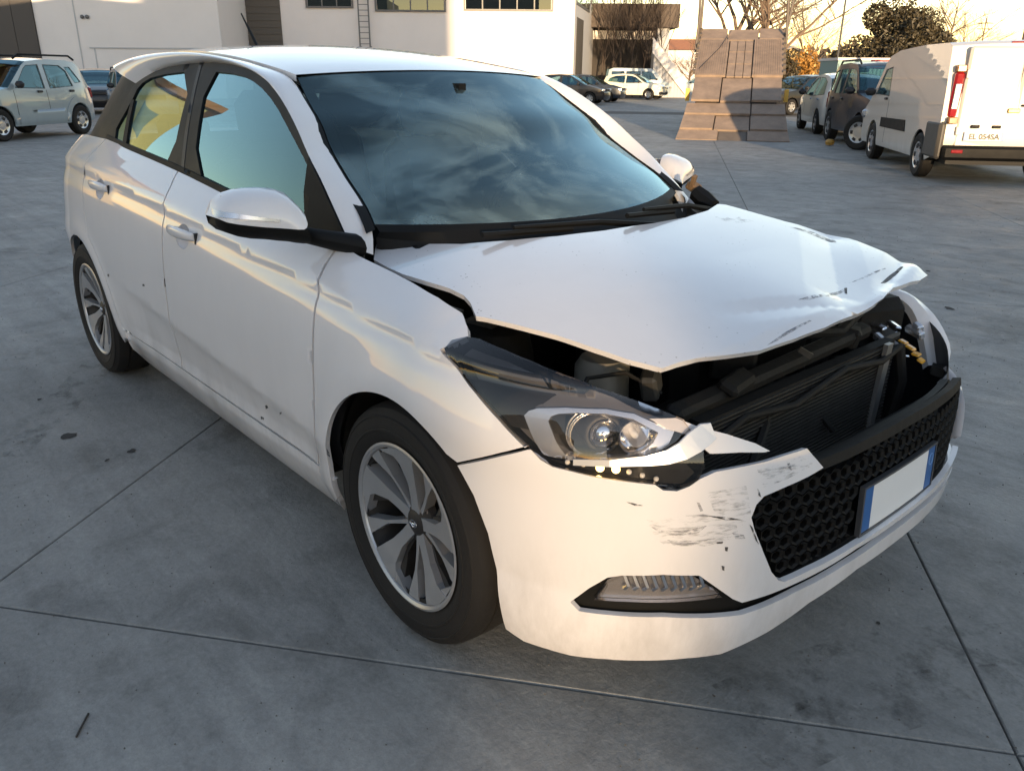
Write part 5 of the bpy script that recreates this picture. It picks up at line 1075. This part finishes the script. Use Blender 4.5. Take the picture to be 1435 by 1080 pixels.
# remains of the left wing and bumper corner, bent outwards
def strip3(name, A, B, mat, parent, th=.012):
    A = smoothc(np.array(A), 14); B = smoothc(np.array(B), 14); M = (A+B)/2+np.array([.012, -.004, .006]); dn = np.array([-.01, .004, -.012])*th/.012
    G = np.stack([A+dn, A, M, B, B+dn*1.5], 1); return MB().grid(G).build(name, mat, parent, True, 50)
strip3('torn_wing_corner', [atY(1247, 402, .70), atY(1270, 409, .715), atY(1292, 424, .72), atY(1310, 442, .72), atY(1325, 467, .715), atY(1332, 487, .70), atY(1330, 505, .68), atY(1323, 512, .66)],
       [atY(1247, 413, .66), atY(1262, 419, .665), atY(1277, 432, .67), atY(1287, 453, .67), atY(1293, 470, .66), atY(1297, 490, .65), atY(1299, 503, .64), atY(1301, 512, .63)], PAINT, CAR)
strip3('torn_bumper_corner', [atY(1327, 512, .56), atY(1337, 523, .54), atY(1345, 537, .51), atY(1350, 553, .48), atY(1348, 580, .44), atY(1342, 612, .40)], [atY(1321, 530, .53), atY(1328, 541, .51), atY(1334, 550, .48), atY(1339, 560, .455), atY(1342, 582, .42), atY(1338, 612, .385)], PAINT, CAR)
bk = MB()
bk.box(atY(1318, 520, .60), (.05, .04, .025), .4, .2); bk.build('bumper_bracket', DARKMET, CAR)
hl = MB(); hl.box((.40, .56, .66), (.16, .22, .17), -.35, 0, 0, .03); HL = hl.build('broken_headlamp', DARK, CAR)
for i, (x, y, w_, h_, m) in enumerate([(1231, 457, .05, .012, CHROME), (1252, 457, .05, .018, CHROME), (1234, 476, .05, .022, SILVERPL), (1250, 481, .06, .018, SILVERPL), (1266, 479, .028, .008, AMBER), (1276, 487, .03, .009, AMBER), (1284, 496, .026, .008, AMBER), (1291, 505, .02, .007, AMBER), (1282, 465, .06, .022, SILVERPL), (1245, 495, .08, .014, DARKMET), (1262, 499, .05, .008, CHROME), (1286, 460, .03, .03, SILVERPL)]):
    b = MB(); b.box(atY(x, y, .50-.02*(i % 3)), (w_, .02, h_), random.uniform(-.6, .2), random.uniform(-.3, .5), random.uniform(-.4, .4), .004); b.build('lamp_fragment', m, HL, True, 30)
# -- engine bay
eb = MB(); eb.box((-.14, 0, .60), (.03, 1.3, .56)); eb.box((.18, -.62, .50), (.60, .03, .42)); eb.box((.12, .66, .50), (.60, .03, .46)); eb.box((.15, 0, .26), (.70, 1.1, .03)); eb.build('engine_bay_wall', DARK, CAR, False)
for y in (-.56, .56):
    b = MB(); b.lathe([(.001, .80), (.05, .80), (.085, .77), (.10, .70), (.11, .4)], (0, y, 0), 'z', 20); b.build('suspension_tower', DARK, CAR)
b = MB(); b.box((.16, .05, .55), (.42, .62, .42), 0, 0, 0, .05); b.box((.14, .0, .77), (.34, .42, .06), .05, 0, 0, .02); b.box((.25, .38, .66), (.26, .2, .24), 0, 0, 0, .03); b.build('engine_block', DARK, CAR, True, 30)
rc = MB(); rc.box((.56, -.04, .50), (.03, .88, .36)); RADI = rc.build('radiator', DARK, CAR, False)
fn = MB()
for i in range(34): fn.box((.578, -.04, .335+i*.0102), (.006, .86, .0035))
fn.build('cooling_fin', DARKMET, RADI, False)
b = MB(); b.box((.585, 0.32, .52), (.012, .03, .34), 0, .05); b.build('condenser_tube', ALU, RADI, False)
b = MB(); b.box((.52, -.09, .70), (.045, .86, .038), .02, .3, .02, .010); b.box((.54, -.08, .662), (.03, .90, .022), -.02, 0, 0, .006); b.box((.50, .28, .70), (.06, .10, .06), .4, .2, 0, .01); b.box((.535, -.30, .715), (.05, .12, .03), .2, .4, 0, .01); b.build('upper_crossmember', DARK, CAR, True, 30)
cl = random.Random(5)
for i_ in range(34):
    p = (cl.uniform(.05, .50), cl.uniform(-.52, .55), cl.uniform(.52, .74)); b = MB(); b.box(p, (cl.uniform(.03, .12), cl.uniform(.03, .14), cl.uniform(.02, .09)), cl.uniform(-.6, .6), cl.uniform(-.4, .4), cl.uniform(-.3, .3), .008); b.build('engine_part', DARKMET if i_ % 3 == 0 else DARK, CAR, True, 30)
for i_ in range(12):
    a = np.array([cl.uniform(.1, .55), cl.uniform(-.5, .5), cl.uniform(.6, .75)]); b = MB(); q = a+np.array([cl.uniform(-.1, .1), cl.uniform(-.2, .2), cl.uniform(-.1, .05)]); r = q+np.array([cl.uniform(-.1, .1), cl.uniform(-.2, .2), -.08]); b.tube([a, (a+q)/2+[0, 0, .03], q, r], cl.uniform(.004, .012), 6); b.build('cable', DARK, CAR)
b = MB(); b.tube([(.60, -.5, .63), (.585, -.33, .655), (.60, -.15, .64), (.59, .1, .668), (.60, .28, .65), (.585, .42, .66)], .009, 8); b.tube([(.58, .42, .66), (.60, .43, .56), (.58, .44, .42)], .016, 8); b.tube([(.5, -.1, .78), (.56, .1, .76), (.52, .3, .78), (.4, .42, .75)], .014, 8); b.build('hose', DARK, CAR)
b = MB(); b.box((.66, 0, .47), (.05, 1.0, .09), 0, 0, 0, .015); b.build('crash_beam', DARK, CAR, True, 30)
b = MB(); b.lathe([(.001, .76), (.05, .76), (.062, .74), (.064, .60)], (.31, -.50, 0), 'z', 18); b.build('washer_bottle', BEIGE, CAR)
b = MB(); b.box(atZ(675, 452, .81), (.07, .03, .008), .4, .1); b.box(atZ(625, 432, .84), (.09, .02, .012), .25, .1); b.build('wing_bracket', DARKMET, CAR, False)
b = MB(); b.box((.555, -.05, .735), (.035, .008, .014), .6, .5); b.build('torn_clip', DARKMET, CAR, False)
b = MB(); b.add(*[np.array([SH.f(np.array([q]), np.array([z]))[0]-np.array([.05, 0, 0]) for z in (.70, .77) for q in np.linspace(.25, .55, 7)]), [(i, i+1, i+8, i+7) for i in range(6)]]); b.build('lamp_mount', DARK, CAR)
# -- underside and wheel housings
b = MB(); b.box((-1.3, 0, .22), (3.5, 1.36, .06)); b.box((-1.35, 0, .25), (1.6, 1.56, .08)); b.build('underbody', DARK, CAR, False)
for cx, sg in ((0, -1), (0, 1), (-2.57, -1), (-2.57, 1)):
    b = MB(); n = 24; prof = [(.375, sg*.80), (.37, sg*.5), (.001, sg*.5)]; V = []; F = []
    for kk in range(n+1):
        a = -.35+(math.pi+.7)*kk/n
        for r, o in prof: V.append((cx+r*math.cos(a), o, .31+r*math.sin(a)))
    for kk in range(n):
        for i in range(2): F.append((kk*3+i, kk*3+i+1, kk*3+4+i, kk*3+3+i))
    b.add(V, F); b.build('wheel_housing', DARK, CAR)
# -- wheels
ALLOYMID = plain('alloy_painted', (.17, .165, .16), .4, .45, vary=.2, scale=15)
def make_wheel(name='wheel', R=.312, rim=.213, w_=.195, alloy=True):
    root = bpy.data.objects.new(name, None); root.empty_display_size = .1
    h = w_/2
    tyre = MB(); k = rim+.006
    prof = [(rim-.02, -h*.80), (k, -h*.88), (k+.012, -h*.97), (k+(R-k)*.30, -h*1.015), (k+(R-k)*.32, -h*1.035), (k+(R-k)*.36, -h*1.035), (k+(R-k)*.38, -h*1.02), (k+(R-k)*.52, -h*1.03), (k+(R-k)*.66, -h*1.0), (k+(R-k)*.68, -h*1.015), (k+(R-k)*.71, -h*1.01), (R-.025, -h*.97), (R-.010, -h*.86), (R-.003, -h*.70), (R, -h*.45), (R-.006, -h*.44), (R-.006, -h*.38), (R, -h*.37), (R+.001, 0), (R, h*.37), (R-.006, h*.38), (R-.006, h*.44), (R, h*.45), (R-.003, h*.7), (R-.02, h*.92), (k+(R-k)*.4, h), (rim-.02, h*.8)]
    tyre.lathe(prof, (0, 0, 0), 'y', 72); tyre.build('tyre', RUBBER, root, True, 25)
    rm = MB(); rm.lathe([(rim+.004, -h*.93), (rim-.002, -h*.95), (rim-.009, -h*.90), (rim-.011, -h*.84)], (0, 0, 0), 'y', 72); rm.build('rim', ALLOY, root, True, 30)
    br = MB(); br.lathe([(rim-.0112, -h*.845), (rim-.016, -h*.60), (rim-.03, h*.2), (rim-.03, h*.9)], (0, 0, 0), 'y', 60); br.build('rim_barrel', ALLOYDARK, root, True, 30)
    bk_ = MB(); bk_.lathe([(.001, -h*.02), (.135, -h*.02), (.137, .01), (.001, .012)], (0, 0, 0), 'y', 40); bk_.lathe([(.05, .03), (rim-.031, .035), (rim-.031, .05)], (0, 0, 0), 'y', 40); bk_.build('brake_disc', STEEL, root, True, 30)
    cal = MB(); cal.box((.10, -h*.15, .05), (.07, .06, .14), 0, .5, 0, .015); cal.build('brake_caliper', DARKMET, root, True, 30)
    y0 = -h*.88
    dish = lambda r: y0+.030*(1-np.clip((r-.03)/(rim-.05), 0, 1)**1.5)
    def blade(poly, th, mat, nm, lift=0.):
        d = densify([(r*math.cos(RAD(a)), r*math.sin(RAD(a))) for r, a in poly], .014); n = len(d); c = d.mean(0)
        r_ = np.hypot(d[:, 0], d[:, 1]); V = [(p[0], dish(q)-lift, p[1]) for p, q in zip(d, r_)]
        ins = d+(d-c)*.0; V += [(p[0], dish(q)-lift+th, p[1]) for p, q in zip(ins*1.0, r_)]
        pts = [Vector(p) for p in d]; rr = delaunay_2d_cdt(pts, [(i, (i+1) % n) for i in range(n)], [], 1, 1e-7)
        F = [tuple(f) for f in rr[2]]; F += [((i+1) % n, i, i+n, (i+1) % n+n) for i in range(n)]
        o = mk(nm, V, F, mat, root, False); return o
    for q in range(5):
        a = 15+72*q
        blade([(.036, a-28), (.070, a-13), (.12, a-8.5), (rim-.012, a-9), (rim-.008, a+5), (rim-.010, a+22), (.16, a+13), (.11, a+9), (.070, a+13), (.036, a+28)], .032, ALLOY, 'spoke')
        blade([(.040, a-38), (.075, a-33), (.13, a-31), (rim-.012, a-34), (rim-.009, a-28), (rim-.012, a-21), (.13, a-27), (.075, a-25), (.040, a-20)], .030, ALLOY, 'rib', -.004)
        blade([(rim-.011, a+13), (rim-.010, a+36), (rim-.020, a+31), (rim-.034, a+20), (rim-.042, a+10)], .03, ALLOY, 'rim_crescent', -.002)
        blade([(.05, a+9), (.10, a+9), (rim-.016, a+17), (rim-.016, a+26), (.12, a+16), (.06, a+20)], .03, ALLOYDARK, 'spoke_flank', -.016)
        l = MB(); ang = RAD(a+36); l.lathe([(.0005, -.003), (.009, -.003), (.0105, .0), (.0105, .02)], (.053*math.cos(ang), dish(.05)+.012, .053*math.sin(ang)), 'y', 8); l.build('wheel_nut', STEEL, root, True, 30)
    hb_ = MB(); hb_.lathe([(.0005, -.006), (.022, -.005), (.030, -.001), (.040, .004), (.066, .012), (.07, .03)], (0, dish(.03)-.001, 0), 'y', 36); hb_.build('hub_cap', ALLOYDARK, root, True, 40)
    # slanted letter on the cap
    em = MB(); yy = dish(.03)-.0075
    el = [(.014*math.cos(t), yy, .009*math.sin(t)) for t in np.linspace(0, 2*math.pi, 21)]; em.tube(el, .0012, 5); em.tube([(-.007, yy, -.006), (-.0035, yy, .006)], .0016, 5); em.tube([(.0035, yy, -.006), (.007, yy, .006)], .0016, 5); em.tube([(-.006, yy, -.001), (.006, yy, .001)], .0014, 5)
    em.build('cap_emblem', CHROME, root)
    return root
def copy_tree(o, parent=None):
    c = o.copy(); COL.objects.link(c); c.parent = parent
    for ch in list(o.children): copy_tree(ch, c)
    return c
W0 = make_wheel(); link(W0, CAR); W0.location = (0, -.758, .312); W0.rotation_euler = (0, 0, -.016)
for (x, y, rz, ry) in ((-2.57, -.758, 0, .35), (0, .758, math.pi-.016, .2), (-2.57, .758, math.pi, .9)):
    c = copy_tree(W0, CAR); c.location = (x, y, .312); c.rotation_euler = (0, ry, rz)
# -- door mirrors
def make_mirror(sg, dx=0., dy=0., dz=0.):
    T = [(298, 293), (305, 282), (318, 273), (335, 268), (350, 266), (370, 265), (388, 266), (402, 271), (414, 281), (423, 292), (429, 304)]
    Mw = [(298, 300), (304, 306), (316, 311), (332, 314), (350, 316), (370, 318), (388, 319), (402, 320), (414, 321), (424, 321), (429, 319)]
    Bk = [(299, 303), (302, 316), (314, 325), (332, 331), (350, 334), (370, 335), (388, 337), (402, 338), (414, 340), (424, 341), (430, 341)]
    k = np.linspace(0, 1, 11); xc_ = -.585+k*.10; dep = .085*np.sqrt(np.clip(1-(1-k*1.02)**4, .05, 1))*(1-.25*k)
    Pt, Pm, Pb = [np.array([atX(*p, x) for p, x in zip(q, xc_+dep*f_)]) for q, f_ in ((T, .25), (Mw, .85), (Bk, .35))]
    yv = Pt[:, 1]*.5+Pm[:, 1]*.5; zt_, zm_, zl_ = Pt[:, 2], Pm[:, 2], Pb[:, 2]
    def part(z0, z1, nm, mat, a0, a1, parent, bulge):
        rows = []
        for i in range(11):
            r_ = []
            for a in np.linspace(a0, a1, 13): z = z1[i]+(z0[i]-z1[i])*(1-math.sin(a))/1. if False else z0[i]+(z1[i]-z0[i])*((a-a0)/(a1-a0)); h = (z-zl_[i])/(zt_[i]-zl_[i]+1e-6); f = math.sqrt(max(.0, 1-abs(2*h-.92)**2.4)) if abs(2*h-.92) < 1 else 0; r_.append((xc_[i]-.03+dep[i]*f+.03, float(np.interp(z, [zl_[i], zm_[i], zt_[i]], [Pb[i, 1], Pm[i, 1], Pt[i, 1]])), z))
            yi = lambda z: float(np.interp(z, [zl_[i], zm_[i], zt_[i]], [Pb[i, 1], Pm[i, 1], Pt[i, 1]])); bk_ = [(xc_[i]-.03, yi(z1[i]), z1[i]), (xc_[i]-.03, yi(z0[i]), z0[i])]; rows.append(r_+bk_)
        G = np.array(rows); G = np.concatenate([G, G[:, :1]], 1); G = G*np.array([1, 1, 1])+np.array([dx, dy, dz]); G[..., 1] *= -sg
        m_ = MB().grid(G); n_ = G.shape[1]
        for row in (0, 10): m_.F.append(tuple(row*n_+i for i in range(n_-1)))
        return m_.build(nm, mat, parent, True, 55)
    H = part(zm_, zt_, 'door_mirror', PAINT, 0, 1, CAR, 1)
    part(zl_, zm_-.002, 'mirror_base', BLACK, 0, 1, H, 1)
    F_ = MB(); G = []
    for t in np.linspace(0, 1, 9):                                        # arm to the sail
        y = (yv[9]-.0)+t*(-.715-yv[9]); x = -.50+t*.13; zc_ = (zl_[9]+zm_[9])/2*(1-t)+(.935)*t; hz = (.020)*(1-t)+.030*t; hx_ = .035*(1-t)+.05*t
        G.append([np.array([x+hx_*math.cos(a)+dx, (y+dy+.01*math.sin(a)*0)*-sg, zc_+hz*math.sin(a)+dz]) for a in np.linspace(0, 2*math.pi, 13)])
    MB().grid(G).build('mirror_foot', BLACK, H, True, 60)
    gm = MB(); gm.box((xc_[5]-.034+dx, sg*.90-dy*sg, 1.02+dz), (.004, .16, .085)); gm.build('mirror_glass', CHROME, H, False)
    V = []; F = []
    for i in range(7):                                                    # turn signal strip
        zz = zm_[i]+(zt_[i]-zm_[i])*(.32-.02*i); hh = .008*(1-i/9)
        for q in (zz-hh, zz+hh):
            h = (q-zl_[i])/(zt_[i]-zl_[i]+1e-6); f = math.sqrt(max(0, 1-abs(2*h-.92)**2.4)); V.append(((xc_[i]+dep[i]*f+.003+dx), (float(np.interp(q, [zm_[i], zt_[i]], [Pm[i, 1], Pt[i, 1]]))-.002+dy)*-sg, q+dz))
    for i in range(6): F.append((2*i, 2*i+2, 2*i+3, 2*i+1))
    mk('mirror_indicator', V, F, SILVERPL, H, True)
    return H
MR = make_mirror(-1); make_mirror(1, -.05, .04, -.012)
# -- door handles with their cups
def handle(k, door):
    s0, z0 = HCUP[k]; L_ = .108; n0 = SH.normal(np.array([s0]), np.array([z0]))[0]; V = []; F = []; N_ = 24
    for sc_, d in ((1.0, -.003), (.93, -.010), (.72, -.022), (.35, -.027)):     # the bowl behind the grip
        c_ = np.array(cup_out(k, sc_)); V += list(SH.f(c_[:, 0], c_[:, 1])+d*SH.normal(c_[:, 0], c_[:, 1]))
    for r_ in range(3):
        for i in range(N_): F.append((r_*N_+i, r_*N_+(i+1) % N_, r_*N_+N_+(i+1) % N_, r_*N_+N_+i))
    F.append(tuple(3*N_+i for i in range(N_))); mk('handle_cup', V, F, PAINT, door, True, 60)
    V = []; F = []
    for i, t in enumerate(np.linspace(-1, 1, 15)):
        p = SH.f(np.array([s0+t*L_]), np.array([z0+.004]))[0]+n0*(.006+.020*(1-abs(t)**2.6)); hw = .019*(1-.35*abs(t)**3); th_ = .010
        for kk in range(12): a = 2*math.pi*kk/12; V.append(p+n0*th_*math.cos(a)+np.array([0, 0, hw*math.sin(a)]))
    for i in range(14):
        for kk in range(12): F.append((i*12+kk, i*12+(kk+1) % 12, i*12+12+(kk+1) % 12, i*12+12+kk))
    F += [tuple(range(12))[::-1], tuple(14*12+kk for kk in range(12))]; mk('door_handle', V, F, PAINT, door, True, 70)
    p = SH.f(np.array([s0+L_*1.02]), np.array([z0+.002]))[0]; e = MB(); e.box(p, (.010, .012, .036)); e.build('handle_gap', INK, door, False)
handle('f', fdoor); handle('r', rdoor)
# -- tail: lamps, tailgate, rear glass, rear bumper
def tail(sg):
    f = SH if sg < 0 else Surf(lambda s, z: shell(s, z)*np.array([1, -1, 1]), (-3.8, 1), (.2, 1.1), 60, 30, (-1.2, 0, .55))
    return panel('tail_lamp', f, [(SR+.35, .99), (SR+.60, 1.03), (SR+.66, .99), (SR+.66, .90), (SR+.62, .80), (SR+.40, .82)], REDL, CAR, off=.012, flange=.03, step=.03)
tail(-1); tail(1)
for sg in (-1, 1):
    f = SH if sg < 0 else Surf(lambda s, z: shell(s, z)*np.array([1, -1, 1]), (-3.8, 1), (.2, 1.1), 60, 30, (-1.2, 0, .55))
    panel('rear_bumper' if sg < 0 else 'rear_bumper', f, [(SR, .62), (SR+.595, .62), (SR+.615, .2), (SR, .2)], PAINT, CAR, step=.03)
    panel('tailgate_skin', f, [(SR, 1.06), (SR+.30, 1.06), (SR+.595, 1.02), (SR+.595, .63), (SR, .63)], PAINT, CAR, step=.03)
rg = []
for t in np.linspace(0, 1, 8): rg.append([np.array([-3.13*(1-t)-2.83*t+.12*v*v, (.62*(1-t)+.50*t)*v, 1.07*(1-t)+1.37*t]) for v in np.linspace(-1, 1, 13)])
MB().grid(rg).build('rear_window', SIDEGLASS, CAR)
for sg in (-1, 1):   # black panel between the quarter light and the rear window
    c_ = []
    for t in np.linspace(0, 1, 8):
        a = GH.f(np.array([-2.33-.02*t if False else -2.41*(1-t)+-2.13*t]), np.array([1.075*(1-t)+1.345*t]))[0]-np.array([0, -.006, 0]); b = np.array([-3.01*(1-t)-2.71*t, -(.62*(1-t)+.50*t), 1.07*(1-t)+1.37*t]); m_ = (a+b)/2+np.array([0, -.035, 0])
        c_.append([p*np.array([1, 1 if sg < 0 else -1, 1]) for p in (a, a*.5+m_*.5+np.array([0, -.008, 0]), m_, b*.5+m_*.5+np.array([0, -.004, 0]), b)])
    MB().grid(c_).build('rear_pillar_panel', GLOSSBLACK, CAR)
b = MB(); b.tube([(-2.35, 0, roofz(-2.35)), (-2.38, 0, roofz(-2.38)+.02), (-2.52, 0, roofz(-2.4)+.17)], [.014, .008, .003], 8); b.build('roof_aerial', BLACK, CAR)
tp = atY(972, 262, .665); b = MB(); b.box(tp, (.05, .04, .03), .3, .5, .2, .006); b.box(tp+np.array([.03, 0, -.02]), (.03, .05, .012), .8, .7, 0); b.box(tp+np.array([.01, -.02, .02]), (.012, .02, .05), .2, .4, .3); b.build('torn_pillar_foot', plain('torn_brown', (.20, .12, .06), .7, vary=.4, scale=30), CAR, True, 30)
b = MB(); b.tube([atY(975, 270, .66), atY(988, 281, .66), atY(1002, 288, .65)], [.03, .035, .02], 8); b.build('pillar_gap_seal', BLACK, CAR)
# -- cabin
b = MB(); b.box((-.55, 0, .80), (.42, 1.26, .22), 0, .1, 0, .06); b.box((-.42, 0, .86), (.30, 1.2, .10), 0, -.12, 0, .04); b.build('dashboard', BLACK, CAR, True, 40)
b = MB(); b.box((-1.5, 0, .30), (2.4, 1.3, .04)); b.build('cabin_floor', CLOTH, CAR, False)
for sg in (-1, 1):
    b = MB(); b.box((-1.4, sg*.70, .62), (2.0, .05, .62)); b.build('door_card', CLOTH, CAR, False)
    b = MB(); b.box((-1.22, sg*.36, .50), (.52, .50, .16), 0, -.12, 0, .05); b.box((-1.46, sg*.36, .80), (.16, .48, .62), 0, -.22, 0, .06); b.build('front_seat', CLOTH, CAR, True, 40)
    b = MB(); b.box((-1.56, sg*.36, 1.20), (.10, .26, .19), 0, -.2, 0, .045); b.build('head_rest', CLOTH, CAR, True, 40)
    b = MB(); b.box((-2.52, sg*.34, 1.10), (.09, .24, .15), 0, -.2, 0, .04); b.build('head_rest', CLOTH, CAR, True, 40)
b = MB(); b.box((-2.2, 0, .52), (.5, 1.2, .16), 0, -.1, 0, .05); b.box((-2.45, 0, .82), (.16, 1.2, .56), 0, -.3, 0, .06); b.build('rear_bench', CLOTH, CAR, True, 40)
t_ = Matrix.Rotation(RAD(-62), 3, 'Y'); sw = MB(); sw.tube([np.array(t_ @ Vector((.185*math.cos(a), .185*math.sin(a), 0)))+np.array([-.88, .36, .90]) for a in np.linspace(0, 2*math.pi, 37)], .014, 8); sw.box((-.87, .36, .90), (.05, .14, .10), 0, -.5, 0, .02); sw.box((-.87, .36, .90), (.02, .34, .03), 0, -.5); sw.build('steering_wheel', BLACK, CAR, True, 40)
b = MB(); b.box((-.93, .0, 1.255), (.03, .22, .07), 0, .2, 0, .012); b.box((-.88, 0, 1.30), (.10, .03, .05)); b.box((-.84, 0, 1.285), (.05, .07, .035), 0, .6, 0, .01); b.build('interior_mirror', BLACK, CAR, True, 40)
for sg in (-1, 1):
    b = MB(); b.box((-1.07, sg*.30, 1.315), (.16, .38, .012), 0, -.25); b.build('sun_visor', CLOTH, CAR, False)
b = MB(); b.grid(roof(RXX, RY*(rw(RX)-.03))-np.array([0, 0, .035])); b.build('headlining', plain('headlining', (.28, .28, .27), .9), CAR)
